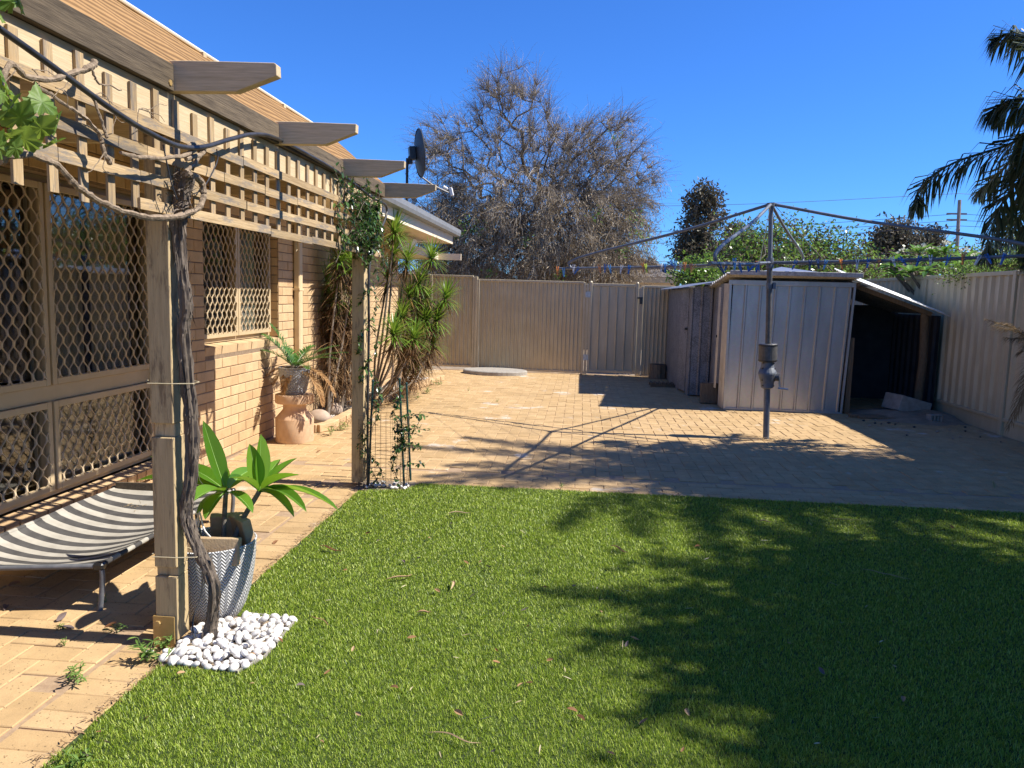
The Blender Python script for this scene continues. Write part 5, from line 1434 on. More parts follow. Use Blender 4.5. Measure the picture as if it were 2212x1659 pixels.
for f_, col in ((.10, 'blue'), (.16, 'dark blue'), (.19, 'dark blue'), (.22, 'light blue'), (.28, 'orange'), (.34, 'white'), (.38, 'blue'), (.42, 'orange'), (.47, 'white'), (.50, 'blue'), (.56, 'blue'), (.60, 'white'), (.66, 'blue'), (.71, 'orange'), (.76, 'white'), (.79, 'blue'), (.84, 'blue')):
    add_peg(r0 + ur * AL * f_ + A(0, -.02, -.012 + random.gauss(0, .01)), col, 'clipped along the right arm of the clothesline', random.gauss(0, .35))
r0, un = arms[1]
for f_, col in ((.30, 'blue'), (.62, 'blue'), (.70, 'light blue'), (.9, 'dark blue')):
    add_peg(r0 + un * AL * f_ + A(.02, 0, -.012 + random.gauss(0, .01)), col, 'clipped along the near arm of the clothesline', random.gauss(0, .35))
# ================================================================== trees
def grow(base, lobes, n, seed, trunk=None, bias=.35):
    """attract points inside the crown lobes to a branch skeleton; returns nodes, parents, tip points"""
    rg = np.random.default_rng(seed); pts = []
    wts = np.array([l[1][0] * l[1][1] * l[1][2] for l in lobes]); wts = wts / wts.sum()
    for c, r in [(lobes[i]) for i in rg.choice(len(lobes), n, p=wts)]:
        v = rg.normal(size=3); v /= np.linalg.norm(v); pts.append(np.asarray(c) + v * rg.random() ** (1 / 2.4) * np.asarray(r))
    pts = np.array(pts); base = np.asarray(base, float)
    nodes = [base]; par = [-1]; depth = [0.0]
    for q in (trunk or []):
        nodes.append(np.asarray(q, float)); par.append(len(nodes) - 2); depth.append(depth[-1] + np.linalg.norm(nodes[-1] - nodes[-2]))
    o = np.argsort(np.linalg.norm(pts - nodes[-1], axis=1)); tips = []
    for p in pts[o]:
        N = np.array(nodes); d = np.linalg.norm(N - p, axis=1); cost = d + bias * np.array(depth); k = int(np.argmin(cost))
        L = d[k]; m_ = max(1, int(L / .55)); a = N[k]; prev = k
        for j in range(1, m_ + 1):
            f = j / m_; q = a * (1 - f) + p * f + rg.normal(size=3) * .03 * L * (1 if j < m_ else 0) + A(0, 0, .06 * L * math.sin(math.pi * f))
            nodes.append(q); par.append(prev); depth.append(depth[prev] + L / m_); prev = len(nodes) - 1
        tips.append(prev)
    N = np.array(nodes); cnt = np.zeros(len(N))
    for t_ in tips:
        k = t_
        while k != -1: cnt[k] += 1; k = par[k]
    return N, np.array(par), np.array(tips), cnt
def limbs(N, par, cnt, r1, pw=.5, n=6, rmin=.004):
    """numpy tubes, one short prism per skeleton edge"""
    k = np.where(par >= 0)[0]; a = N[par[k]]; b = N[k]; d = b - a; L = np.linalg.norm(d, axis=1, keepdims=True); d /= np.maximum(L, 1e-6)
    ref = np.where(np.abs(d[:, 2:3]) < .9, A(0, 0, 1), A(1, 0, 0)); x = np.cross(d, ref); x /= np.linalg.norm(x, axis=1, keepdims=True); y = np.cross(d, x)
    c0 = np.maximum(cnt[par[k]], cnt[k]); ra = np.maximum(r1 * np.minimum(cnt[par[k]], cnt[k] * 1.6) ** pw, rmin)[:, None, None]; rb = np.maximum(r1 * cnt[k] ** pw, rmin)[:, None, None]
    an = np.arange(n) * 2 * math.pi / n; ring = np.cos(an)[None, :, None] * x[:, None] + np.sin(an)[None, :, None] * y[:, None]
    V = np.concatenate([a[:, None] - d[:, None] * ra * .3 + ring * ra, b[:, None] + ring * rb], 1); m_ = len(k)
    idx = np.arange(m_)[:, None, None] * (2 * n); f = np.array([[j, (j + 1) % n, n + (j + 1) % n, n + j] for j in range(n)])
    return V.reshape(-1, 3), (idx + f[None]).reshape(-1, 4)
def ribbon_twigs(P, D, L, bend, segs, w, seed=1, wob=.25):
    """drooping thin twigs as crossed ribbons; returns verts, faces and the points along them"""
    rg = np.random.default_rng(seed); n = len(P); D = D / np.linalg.norm(D, axis=1, keepdims=True); pts = [P]; p = P.copy(); d = D.copy()
    for s_ in range(segs):
        d = d + A(0, 0, -1) * bend / segs + rg.normal(size=d.shape) * wob / segs; d /= np.linalg.norm(d, axis=1, keepdims=True); p = p + d * (L / segs)[:, None]; pts.append(p.copy())
    Q = np.stack(pts, 1); S = np.cross(D, rg.normal(size=D.shape)); S /= np.linalg.norm(S, axis=1, keepdims=True); T = np.cross(S, D); T /= np.linalg.norm(T, axis=1, keepdims=True)
    ww = np.linspace(1, .35, segs + 1)[None, :, None] * w
    Vs = []; Fs = []; off = 0
    for X in (S, T):
        V = np.stack([Q - X[:, None] * ww, Q + X[:, None] * ww], 2).reshape(n, -1, 3); k = (segs + 1) * 2
        f = np.array([[2 * i, 2 * i + 1, 2 * i + 3, 2 * i + 2] for i in range(segs)]); Fs.append((np.arange(n)[:, None, None] * k + f[None]).reshape(-1, 4) + off); Vs.append(V.reshape(-1, 3)); off += n * k
    return np.concatenate(Vs), np.concatenate(Fs), Q
M['deadbark'] = simple('dead_tree_bark', (.075, .062, .05), (.17, .145, .12), 8, .95, coord='World')
t = NT('dead_twig'); t.rough(.9, 0, .15); t.color(t.ramp(t.rnd(), [(0, (.17, .14, .105)), (.5, (.38, .325, .25)), (1, (.60, .53, .43))])); M['deadtwig'] = t.m
M['deadleaf'] = leafmat('dead_tree_leaf', (.14, .10, .06), (.33, .255, .16), (.54, .44, .30), .2, .8, .15)
M['freshleaf'] = leafmat('fresh_shoot_leaf', (.08, .18, .02), (.13, .26, .03), (.2, .32, .06), .3, .5, .3)
DY = 19.5
dt = thing('dying_tree', 'big half dead tree with bare grey twigs behind the back fence', 'tree', (1.0, DY, 0))
def lobe(px, py, rx, rz, dy=0, ry=None):
    c = onY(px, py, DY + dy); k = DY / 1661.0; return (c, (rx * k, (ry or rx * .8) * k, rz * k))
lobes = [lobe(1110, 265, 85, 110), lobe(1085, 205, 48, 55), lobe(1010, 345, 95, 75, -.6), lobe(960, 300, 45, 55, .5), lobe(1200, 350, 120, 80, .3), lobe(1300, 330, 85, 85, -.3), lobe(1350, 390, 65, 80, .4), lobe(1150, 470, 210, 110), lobe(1000, 490, 120, 100, -.4), lobe(1310, 500, 95, 95), lobe(1180, 560, 200, 50), lobe(960, 560, 90, 50), lobe(1270, 560, 130, 45)]
b0 = onY(1165, 612, DY); b0[2] = 0
trunk = [onY(1165, 600, DY), onY(1160, 560, DY), onY(1150, 520, DY)]
N, par, tips, cnt = grow(b0, lobes, 1250, 11, trunk, .22)
V, F = limbs(N, par, cnt, .0062, .47, 6, .005); o = mesh_np('limbs', V, F, M['deadbark'], dt)
sel = np.where((par >= 0) & (cnt < 14))[0]; rep = rng.choice(sel, 15000)
dirs = (N[rep] - N[par[rep]]); dirs /= np.maximum(np.linalg.norm(dirs, axis=1, keepdims=True), 1e-6); cen = np.array([onY(1150, 420, DY)])
outw = N[rep] - cen; outw /= np.linalg.norm(outw, axis=1, keepdims=True)
topf = np.clip((N[rep][:, 2] - 3.5) / 3, 0, 1)[:, None]
D = dirs * .6 + outw * .5 + rng.normal(size=dirs.shape) * .5 + A(0, 0, .45) * topf
V, F, Q = ribbon_twigs(N[rep], D, rng.uniform(.30, .85, len(rep)), 1.3 + 0 * 1, 5, .0050, 5, .9)
o = mesh_np('twigs', V, F, M['deadtwig'], dt); o['kind'] = 'stuff'
hi = np.where((par >= 0) & (cnt < 6) & (N[:, 2] > 3.6))[0]; rep2 = rng.choice(hi, 3200); ou2 = N[rep2] - cen; ou2 /= np.linalg.norm(ou2, axis=1, keepdims=True)
V, F, Q2 = ribbon_twigs(N[rep2], ou2 + A(0, 0, .5) + rng.normal(size=ou2.shape) * .35, rng.uniform(.35, .9, len(rep2)), .45, 5, .0042, 9, .5)
o = mesh_np('whip_twigs', V, F, M['deadtwig'], dt); o['kind'] = 'stuff'
ql = Q[:, 1:].reshape(-1, 3); hz_ = ql[:, 2]; pr_ = np.clip(1.1 - (hz_ - 2.0) / 4.5, .12, 1.0); pick = rng.random(len(ql)) < pr_
ql = ql[pick]; low = ql[ql[:, 2] < 4.2]; ql = np.concatenate([ql, low + rng.normal(size=low.shape) * .05])
D = rng.normal(size=ql.shape) * .6 + A(0, 0, -.8)
V, F = leafcloud(ql, D, rng.uniform(.06, .13, len(ql)), rng.uniform(.010, .020, len(ql))); o = mesh_np('dead_foliage', V, F, M['deadleaf'], dt); o['kind'] = 'stuff'
gp_ = []
for px, py in ((1010, 480), (1030, 490), (1000, 505), (1370, 470), (1380, 500), (1350, 545), (1060, 590), (1210, 595), (1330, 300), (1140, 520), (1290, 465), (1400, 520)):
    c = onY(px, py, DY - 1.6); gp_.append(c + rng.normal(size=(26, 3)) * .10)
gp_ = np.concatenate(gp_); V, F = leafcloud(gp_, rng.normal(size=gp_.shape) + A(0, -.3, .2), .10, .022); o = mesh_np('fresh_shoots', V, F, M['freshleaf'], dt); o['kind'] = 'stuff'

def leafy(name, lab, Y, pxbase, lobes, ntip, perleaf, lsize, mats, seed, bark='deadbark', r1=.01, spread=.35, lw=.45, sq=1.0, cat='tree', group=None):
    k = Y / 1661.0
    lb = [(onY(x, y, Y + dy), (rx * k, rx * k * .9, rz * k)) for x, y, rx, rz, dy in lobes]
    b = onY(*pxbase, Y); b[2] = 0
    th_ = thing(name, lab, cat, b, group)
    lo_ = min(c[2] - r[2] for c, r in lb)
    tr_ = [A(b[0], b[1], max(.3, lo_ * .6)), A(b[0], b[1], max(.5, lo_))]
    N, par, tips, cnt = grow(b, lb, ntip, seed, tr_, .25)
    V, F = limbs(N, par, cnt, r1, .5, 6, r1); mesh_np('trunk', V, F, M[bark], th_)
    c = np.repeat(N[tips], perleaf, 0); p = c + rng.normal(size=c.shape) * spread * A(1, 1, sq)
    for i, (mt, frac) in enumerate(mats):
        q = p[rng.random(len(p)) < frac] if frac < 1 else p
        V, F = leafcloud(q, rng.normal(size=q.shape) + A(0, 0, -.1), rng.uniform(.7, 1.3, len(q)) * lsize, rng.uniform(.7, 1.3, len(q)) * lsize * lw); o = mesh_np('crown', V, F, M[mt], th_); o['kind'] = 'stuff'
    return th_
M['eucleaf'] = leafmat('gum_leaf', (.04, .042, .024), (.10, .095, .055), (.20, .165, .11), .15, .5, .3)
M['eucdry'] = leafmat('gum_leaf_brown', (.06, .045, .03), (.12, .09, .055), None, .15, .6, .2)
leafy('gum_tree', 'tall dark gum tree rising behind the clothesline', 42, (1512, 620), [(1520, 440, 32, 34, 0), (1528, 416, 20, 16, 0), (1500, 490, 26, 40, 0), (1548, 465, 16, 36, 1), (1478, 535, 18, 36, 0), (1515, 535, 28, 30, 0), (1490, 555, 40, 30, 0), (1545, 560, 50, 30, 0), (1590, 500, 26, 22, 2), (1600, 545, 50, 30, 1)], 420, 34, .22, (('eucleaf', .85), ('eucdry', .3)), 21, r1=.022, spread=.24, lw=.4)
leafy('gum_tree', 'rounded dark gum tree on the horizon left of the power pole', 70, (1925, 620), [(1930, 515, 40, 26, 0), (1895, 540, 30, 22, 0), (1950, 540, 28, 20, 0), (1920, 570, 45, 25, 0)], 200, 30, .40, (('eucleaf', .9), ('eucdry', .25)), 22, r1=.03, spread=.5)
leafy('gum_tree', 'small dark gum tree on the horizon beside the power pole', 75, (2003, 620), [(2003, 518, 24, 20, 0), (2003, 550, 26, 30, 0)], 90, 30, .40, (('eucleaf', .9), ('eucdry', .25)), 23, r1=.03, spread=.5)
M['bushleaf'] = leafmat('shrub_leaf', (.06, .13, .015), (.17, .31, .035), (.32, .46, .08), .3, .35, .5)
M['bushdry'] = leafmat('shrub_dry_leaf', (.05, .035, .022), (.13, .095, .06), None, .15, .7, .2)
leafy('flowering_shrub', 'sprawling bright green shrub behind the shed', 17.5, (1700, 600), [(1640, 530, 80, 40, 0), (1700, 510, 60, 40, .3), (1760, 540, 75, 45, 0), (1590, 560, 60, 36, -.2), (1820, 565, 65, 35, 0), (1700, 575, 150, 30, -.3), (1890, 590, 60, 25, .2), (1560, 500, 22, 26, .2), (1845, 520, 22, 40, .3)], 420, 26, .085, (('bushleaf', .75), ('bushdry', .45)), 24, r1=.006, spread=.17, cat='shrub')
leafy('green_shrub', 'small bright green shrub between tool shed and neighbour roof', 16.0, (1495, 600), [(1490, 590, 34, 20, 0), (1530, 580, 28, 22, .2), (1510, 600, 45, 18, 0)], 110, 26, .075, (('bushleaf', .95), ('bushdry', .15)), 25, r1=.006, spread=.13, cat='shrub')
leafy('hedge_shrub', 'fine leaved pale green shrub hanging over the side fence', 11.0, (2130, 600), [(2090, 590, 60, 14, 0), (2160, 580, 50, 20, .2), (2200, 560, 40, 26, .2)], 130, 40, .035, (('bushleaf', .95), ('bushdry', .3)), 26, r1=.004, spread=.08, cat='shrub')
# frangipani beyond the side fence
fg = thing('flowering_frangipani', 'frangipani with long leaves and cream flowers beyond the side fence', 'tree', (6.3, 12.6, 0))
M['fgleaf'] = leafmat('tree_frangipani_leaf', (.05, .13, .015), (.12, .26, .03), (.2, .36, .06), .35, .35, .5)
M['petal'] = leafmat('cream_petal', (.62, .56, .40), (.74, .70, .58), (.8, .76, .62), .3, .5, .2)
mb = MB(); ml = MB(); mp_ = MB(); rootb = A(6.3, 12.6, 0)
heads = [(1925, 575), (1950, 560), (1985, 548), (2010, 560), (2040, 545), (2070, 575), (1965, 590), (2000, 585), (2035, 580), (2085, 560), (2110, 570), (1935, 595), (2060, 600), (2100, 590), (2130, 565)]
for k, (px, py) in enumerate(heads):
    Y = 12.3 + random.uniform(-.5, .8); c = onY(px, py, Y)
    mb.tube(spline([rootb, rootb * .5 + c * .5 + A(0, 0, .2), c], 8), np.linspace(.05, .018, 8), 6)
    for j in range(15):
        a = j * 2.4; e = random.uniform(-.1, .9); leaf(ml, c, A(math.cos(a) * math.cos(e), math.sin(a) * math.cos(e), math.sin(e)), A(0, 0, 1), random.uniform(.24, .34), random.uniform(.07, .09), .7, .3, 5)
    if py < 575:
        for j in range(26):
            v_ = nrm(rng.normal(size=3) + A(0, -.3, .6)); leaf(mp_, c + A(0, 0, .08) + v_ * .07, v_, nrm(rng.normal(size=3)), .05, .035, .2, .2, 3)
mb.obj('branches', M['fstem'], fg); o = ml.obj('crown', M['fgleaf'], fg); o['kind'] = 'stuff'; o = mp_.obj('flowers', M['petal'], fg); o['kind'] = 'stuff'

# ================================================================== palms over the side fence
M['palmleaf'] = leafmat('palm_leaflet', (.02, .035, .014), (.05, .075, .026), (.12, .14, .06), .15, .45, .35)
M['palmdry'] = leafmat('dry_palm_leaflet', (.13, .085, .035), (.22, .15, .07), (.30, .22, .11), .2, .6, .2)
M['palmtrunk'] = simple('palm_trunk', (.12, .10, .08), (.22, .19, .15), 10, .95, bump=.6)
def palm(base, H, fronds, lab, r=.16):
    th_ = thing('palm_tree', lab, 'palm', base, 'palms beyond the side fence'); b = np.asarray(base, float)
    mb = MB(); n = 30; mb.tube([b + A(0, 0, H * k / n) for k in range(n + 1)], [r * (1.2 - .3 * k / n) * (1.05 if k % 2 else .97) for k in range(n + 1)], 14); mb.obj('trunk', M['palmtrunk'], th_)
    c = b + A(0, 0, H)
    for az, el, L, bend, dry in fronds:
        d = A(math.cos(az) * math.cos(el), math.sin(az) * math.cos(el), math.sin(el)); S = curve_pts(c + d * .1, d, L, bend, 22)
        mb = MB(); mb.tube(S, np.linspace(.022, .004, 22), 6)
        frond(mb, S, int(46 * L / 1.5), .50 if not dry else .34, .026 if not dry else .016, 1.1 if not dry else 1.5, 58, .14, .22, .05, True, .04)
        mb.obj('frond', M['palmdry'] if dry else M['palmleaf'], th_)
    return th_
def crown(n, L, seed, el0=.1, el1=1.2, b0=1.3, skip=None):
    rg = random.Random(seed); out = []
    for i in range(n):
        az = i * 2.39996 + rg.uniform(-.2, .2); f = (i + .5) / n
        out.append((az, el0 + (el1 - el0) * f, L * rg.uniform(.9, 1.1), b0 * rg.uniform(.85, 1.2), False))
    return out
def toward(c, tip, H, lift=.5, L=None, bend=1.5, dry=False):
    v = np.asarray(tip) - np.asarray(c); az = math.atan2(v[1], v[0]); return (az, lift, L or np.linalg.norm(v) * 1.12, bend, dry)
PA = A(6.0, 7.5, 0); HA = 3.35; ca_ = PA + A(0, 0, HA)
pal = palm(PA, HA, [(a, e, 2.2, 1.3, False) for a, e in ((3.9, .5), (4.4, .6), (4.9, .5), (5.5, .4), (0, .5), (.6, .6), (4.2, .1), (5.0, 1.1))], 'palm whose dark fronds reach in from the right edge')
for pts_, Ys in (([(2290, 262), (2180, 312), (2060, 352), (1992, 400), (1976, 455)], (7.6, 7.8, 8.0, 8.2, 8.2)), ([(2300, 225), (2225, 212), (2170, 222), (2146, 250)], (7.6, 7.8, 8.0, 8.1)), ([(2320, 130), (2240, 82), (2190, 70), (2150, 84)], (7.6, 7.8, 8.0, 8.1)),
                 ([(2300, 300), (2230, 360), (2170, 430), (2140, 500), (2128, 560)], (7.6, 8.0, 8.3, 8.4, 8.4)), ([(2310, 300), (2250, 400), (2200, 480), (2165, 540)], (7.6, 8.2, 8.6, 8.7)), ([(2320, 320), (2280, 420), (2240, 520), (2215, 570)], (7.6, 8.0, 8.4, 8.5)), ([(2310, 250), (2240, 300), (2160, 370), (2110, 420)], (7.9, 8.4, 8.7, 8.9))):
    S = spline([ca_] + [onY(x, y, Y) for (x, y), Y in zip(pts_, Ys)], 26); mb = MB(); mb.tube(S, np.linspace(.022, .004, 26), 6)
    frond(mb, S, 105, .50, .026, 2.0, 55, .12, .30, -.25, True, .03); mb.obj('frond', M['palmleaf'], pal)
palm(A(7.15, 7.15, 0), 6.0, [f for f in crown(56, 2.6, 5, -.25, 1.2, 1.3) if not (.5 < f[0] % 6.283 < 2.5)], 'tall palm out of frame shading the paving')
palm(A(8.2, 3.75, 0), 5.9, crown(56, 2.5, 6, -.25, 1.2, 1.3), 'tall palm out of frame shading the lawn')
# dry arching fronds of a small clumping palm at the right edge
cp = thing('clumping_palm', 'dry drooping palm fronds at the right edge by the side fence', 'palm', (4.72, 8.25, 0))
cb = A(4.72, 8.25, 0)
MB().tube([cb, cb + A(.0, .0, .5), cb + A(.05, -.05, 1.0)], [.06, .05, .04], 10).obj('stem', M['palmtrunk'], cp)
for tip, Y, lift, L, bend in (((2132, 690), 8.3, .75, 1.05, 1.9), ((2150, 705), 8.5, .7, .95, 2.0), ((2175, 730), 8.1, .6, .8, 2.0), ((2178, 925), 8.0, .35, .95, 3.2), ((2195, 900), 8.2, .4, .8, 3.0), ((2205, 760), 8.4, .8, .7, 2)):
    c = cb + A(.03, -.03, .85); tp_ = onY(*tip, Y); v = tp_ - c; az = math.atan2(v[1], v[0]); d = A(math.cos(az) * math.cos(lift), math.sin(az) * math.cos(lift), math.sin(lift))
    S = spline([c, c * .55 + tp_ * .45 + A(0, 0, .16 if tip[1] < 800 else .30), tp_], 20); mb = MB(); mb.tube(S, np.linspace(.010, .003, 20), 5); frond(mb, S, 60, .26, .008, .9, 34, .12, .08, .0, True, .05); mb.obj('frond', M['palmdry'], cp)
# unseen leafy trees added out of frame to block sky and deepen the shade
def shade_tree(base, lobes_, ntip, lab, seed):
    th_ = thing('added_shade_tree', lab, 'tree', base, 'added shade trees out of frame'); b = np.asarray(base, float)
    N, par, tips, cnt = grow(b, lobes_, ntip, seed, [b + A(0, 0, 1.2), b + A(0, 0, 2.4)], .25); V, F = limbs(N, par, cnt, .014, .5, 6, .01); mesh_np('trunk', V, F, M['deadbark'], th_)
    c = np.repeat(N[tips], 48, 0); p = c + rng.normal(size=c.shape) * .22; V, F = leafcloud(p, rng.normal(size=p.shape), rng.uniform(.10, .17, len(p)), rng.uniform(.05, .085, len(p))); o = mesh_np('crown', V, F, M['bushleaf'], th_); o['kind'] = 'stuff'
shade_tree((6.5, 3.6, 0), [((6.4, 3.7, 4.8), (1.0, 1.25, 1.6)), ((6.2, 2.7, 4.4), (.9, .9, 1.6))], 460, 'unseen dense leafy tree added beyond the side fence to shade the lawn', 31)
shade_tree((6.5, .6, 0), [((6.4, .9, 4.2), (1.1, 1.6, 1.8)), ((6.6, -1.6, 4.2), (1.1, 1.4, 1.8))], 420, 'unseen dense leafy tree added beyond the side fence behind the viewer to block sky light', 33)
shade_tree((6.4, 7.0, 0), [((6.3, 7.0, 4.7), (1.0, 1.0, 1.3)), ((6.1, 6.4, 4.2), (.8, .5, 1.2))], 380, 'unseen dense leafy tree added beyond the side fence to shade the paving', 32)

# ================================================================== power pole, lines, neighbours' roofs
M['polew'] = simple('grey_power_pole', (.20, .18, .16), (.30, .27, .24), 3, .9)
pb = onY(2068, 600, 62); pole = thing('power_pole', 'wooden power pole with crossarms on the horizon', 'pole', (pb[0], 62, 0))
tp_ = onY(2073, 432, 62); MB().tube([(pb[0], 62, 0), tp_], [.17, .13], 8).obj('shaft', M['polew'], pole)
for y_, w in ((462, .9), (475, .9)):
    c = onY(2072, y_, 62); MB().bar(c + A(-w, 0, 0), c + A(w * .6, 0, 0), .12, .12).obj('crossarm', M['polew'], pole)
M['wire'] = simple('dark_wire', (.05, .06, .08), (.06, .07, .09), 3, .6)
for k, (yl, yr, yo) in enumerate(((428, 418, 440), (487, 462, 478), (497, 476, 486), (512, 488, 498), (548, 540, 545), (556, 548, 552))):
    a = onY(1200, yl + 20, 62); b = onY(2072, yr, 62); c = onY(2500, yo, 62); mid_ = (a + b) / 2
    S = np.concatenate([spline([a, mid_ - A(0, 0, .25), b], 16), spline([b, (b + c) / 2 - A(0, 0, .15), c], 8)[1:]])
    tag(MB().tube(S, .016, 4).obj('power_line', M['wire']), ['topmost faint power line across the sky', 'power line at the upper crossarm', 'power line at the lower crossarm', 'power line just under the crossarms', 'low power line above the roofs', 'lowest power line skimming the roofs'][k], 'power line', 'power lines')
M['cement_tile'] = simple('brown_roof_tile', (.10, .085, .075), (.18, .155, .135), 9, .9, bump=.2)
M['cream_brick'] = masonry('cream_brick', (.42, .33, .19), (.50, .40, .24), (.55, .45, .29), .2)
def nhouse(Y, px0, px1, pytop, pyeave, lab, gable=None):
    a = onY(px0, pyeave, Y); b = onY(px1, pyeave, Y); zt = onY((px0 + px1) / 2, pytop, Y)[2]; ze = (a[2] + b[2]) / 2
    h_ = thing('neighbour_house', lab, 'house', ((a[0] + b[0]) / 2, Y + 3, 0))
    MB().bb((a[0] + .5, Y + .6, -.05), (b[0] - .5, Y + 8, ze - .02)).obj('wall', M['cream_brick'], h_)
    mb = MB(); nrow = 12; run = (zt - ze) / math.tan(math.radians(22))
    for k in range(nrow):
        f0, f1 = k / nrow, (k + 1) / nrow; xs = np.arange(a[0] + run * f0 * .9, b[0] - run * f0 * .9 + .01, .07); w = .03 * np.abs(np.sin(xs / .3 * math.pi))
        x2 = np.clip(xs, a[0] + run * f1 * .9, b[0] - run * f1 * .9)
        z0 = ze + (zt - ze) * f0; z1 = ze + (zt - ze) * f1
        mb.grid(np.stack([np.stack([xs, np.full(len(xs), Y + run * f0), z0 + w - .02], 1), np.stack([xs, np.full(len(xs), Y + run * f0), z0 + w + .03], 1), np.stack([x2, np.full(len(xs), Y + run * f1 + .03), z1 + w + .03], 1)]))
    mb.add([(a[0], Y, ze), (a[0], Y + 8, ze), (a[0] + run * .9, Y + 8 - run, zt), (a[0] + run * .9, Y + run, zt)], [(0, 1, 2, 3)]); mb.add([(b[0], Y, ze), (b[0], Y + 8, ze), (b[0] - run * .9, Y + 8 - run, zt), (b[0] - run * .9, Y + run, zt)], [(3, 2, 1, 0)])
    mb.add([(a[0] + run * .9, Y + run, zt), (b[0] - run * .9, Y + run, zt), (b[0] - run * .9, Y + 8 - run, zt), (a[0] + run * .9, Y + 8 - run, zt)], [(0, 1, 2, 3)])
    r_ = mb.obj('roof', M['cement_tile'], h_)
    for sx, sgn in ((a[0], 1), (b[0], -1)): MB().tube([(sx, Y, ze + .05), (sx + sgn * run * .9, Y + run, zt + .06)], .09, 8).obj('hip_ridge', M['cement_tile'], r_)
    MB().bb((a[0], Y - .12, ze - .14), (b[0], Y + .02, ze + .02)).obj('gutter', M['cream'], h_); MB().bb((a[0] + .1, Y, ze - .3), (b[0] - .1, Y + .04, ze - .13)).obj('fascia', M['soffit'], h_)
nhouse(23, 1120, 1476, 560, 598, 'neighbour house with brown tiled hip roof right of the dying tree')
nhouse(25, 860, 1110, 575, 606, 'neighbour house with tiled roof half hidden behind the dying tree')
nhouse(40, 1700, 1990, 556, 575, 'distant neighbour house with a low tiled roof behind the shrub')
leafy('far_shrubs', 'dark shrub mass closing the view behind the shed', 24, (1800, 620), [(1600, 585, 110, 30, 0), (1760, 585, 120, 30, .5), (1930, 590, 110, 26, .3), (2080, 580, 90, 40, 0), (2200, 560, 90, 60, .5)], 260, 30, .13, (('bushleaf', .4), ('bushdry', .7)), 27, r1=.008, spread=.26, cat='shrub')

# ================================================================== weeds, litter
M['weed'] = leafmat('weed_leaf', (.08, .16, .03), (.16, .28, .06), (.26, .36, .11), .3, .5, .3)
def weed(p, s, n, lab, grp='weeds in the paving'):
    w = thing('weed', lab, 'weed', p, grp); mb = MB(); p = np.asarray(p, float)
    for k in range(max(3, n // 6)):
        a = random.uniform(0, 6.28); e = random.uniform(.5, 1.4); S = curve_pts(p, A(math.cos(a) * math.cos(e), math.sin(a) * math.cos(e), math.sin(e)), s * random.uniform(.6, 1.1), .6, 7); mb.tube(S, .0014, 4, False)
        for j in range(7):
            q = S[random.randrange(2, 7)]; a2 = random.uniform(0, 6.28); leaf(mb, q, A(math.cos(a2), math.sin(a2), random.uniform(.0, .8)), A(0, 0, 1), s * random.uniform(.3, .5), s * random.uniform(.07, .12), .6, .2, 4)
    mb.obj('leaves', M['weed'], w)
for px, py, s, n, lab in ((167, 1475, .085, 40, 'leafy weed standing alone on the near paving'), (318, 1430, .10, 60, 'bushy weed at the path edge left of the white pebbles'), (350, 1400, .085, 40, 'weed growing against the near post bracket'), (252, 1368, .06, 24, 'small weed in the shadow beside the near post'), (140, 1358, .05, 20, 'small weed in the shadow under the pet bed'), (230, 1300, .045, 18, 'tiny weed beside the pet bed leg'), (140, 1395, .035, 14, 'tiny weed in the dark shadow band'), (160, 1655, .075, 30, 'weed at the lower left lawn edge'), (715, 940, .12, 30, 'weed at the foot of the terracotta stool'), (735, 930, .12, 36, 'weed along the bed edging left of the far post'), (765, 948, .08, 20, 'small weed between stool and wire guard'), (920, 850, .14, 40, 'weed tuft along the far end of the brick edging'), (945, 832, .14, 40, 'weed tuft at the corner of the brick edging'), (900, 862, .10, 26, 'weed tuft in the brick edging middle'), (1012, 845, .06, 16, 'small weed on the far paving near the bed'), (1212, 1055, .06, 16, 'small weed in the rows of pavers behind the lawn'), (1075, 868, .05, 12, 'tiny weed on the far paving'), (2148, 1054, .06, 20, 'small dark weed in the shaded paving at right'), (1110, 802, .08, 16, 'weed tuft at the back fence beside the lid')):
    weed(gnd(px, py), s, n, lab)
mb = MB()
for c, n in ((gnd(1655, 950), 60), (gnd(1700, 897), 40), (gnd(1600, 893), 20), (gnd(1185, 803), 40), (gnd(1240, 806), 30), (gnd(1350, 812), 20)):
    for k in range(n):
        p = c + A(random.gauss(0, .10), random.gauss(0, .05), 0); a = random.uniform(0, 6.28); d = A(math.cos(a), math.sin(a), random.uniform(.1, .9)); mb.tube(curve_pts(p, d, random.uniform(.05, .13), .8, 4), .0016, 3, False)
tag(mb.obj('dry_grass', M['straw']), 'dry grass wisps at the pole foot, shed and back fence', 'grass', kind='stuff')
# grit and crumbs along the lawn edge
mb = MB()
for k in range(900):
    if k % 3: x, y = -1.645 + random.gauss(0, .016), random.uniform(1.6, 5.6)
    else: x, y = random.uniform(-1.2, 4.5), 5.915 + random.gauss(0, .012)
    a = random.uniform(0, 6.28); d = A(math.cos(a), math.sin(a), random.uniform(0, .25)); L = random.uniform(.01, .035); s_ = nrm(np.cross(d, A(0, 0, 1))) * random.uniform(.001, .004); p = A(x, y, .006 + random.uniform(0, .01))
    mb.add([p - s_, p + s_, p + d * L + s_ * .5, p + d * L - s_ * .5], [(0, 1, 2, 3)])
M['crumb'] = leafmat('leaf_crumbs', (.16, .09, .045), (.33, .22, .12), (.48, .36, .22), .1, .8, .2)
tag(mb.obj('leaf_crumbs', M['crumb']), 'brown leaf crumbs along the edge of the lawn', 'litter', kind='stuff')
M['dryleaf'] = leafmat('dry_fallen_leaf', (.16, .065, .03), (.32, .17, .08), (.46, .32, .18), .12, .7, .2)
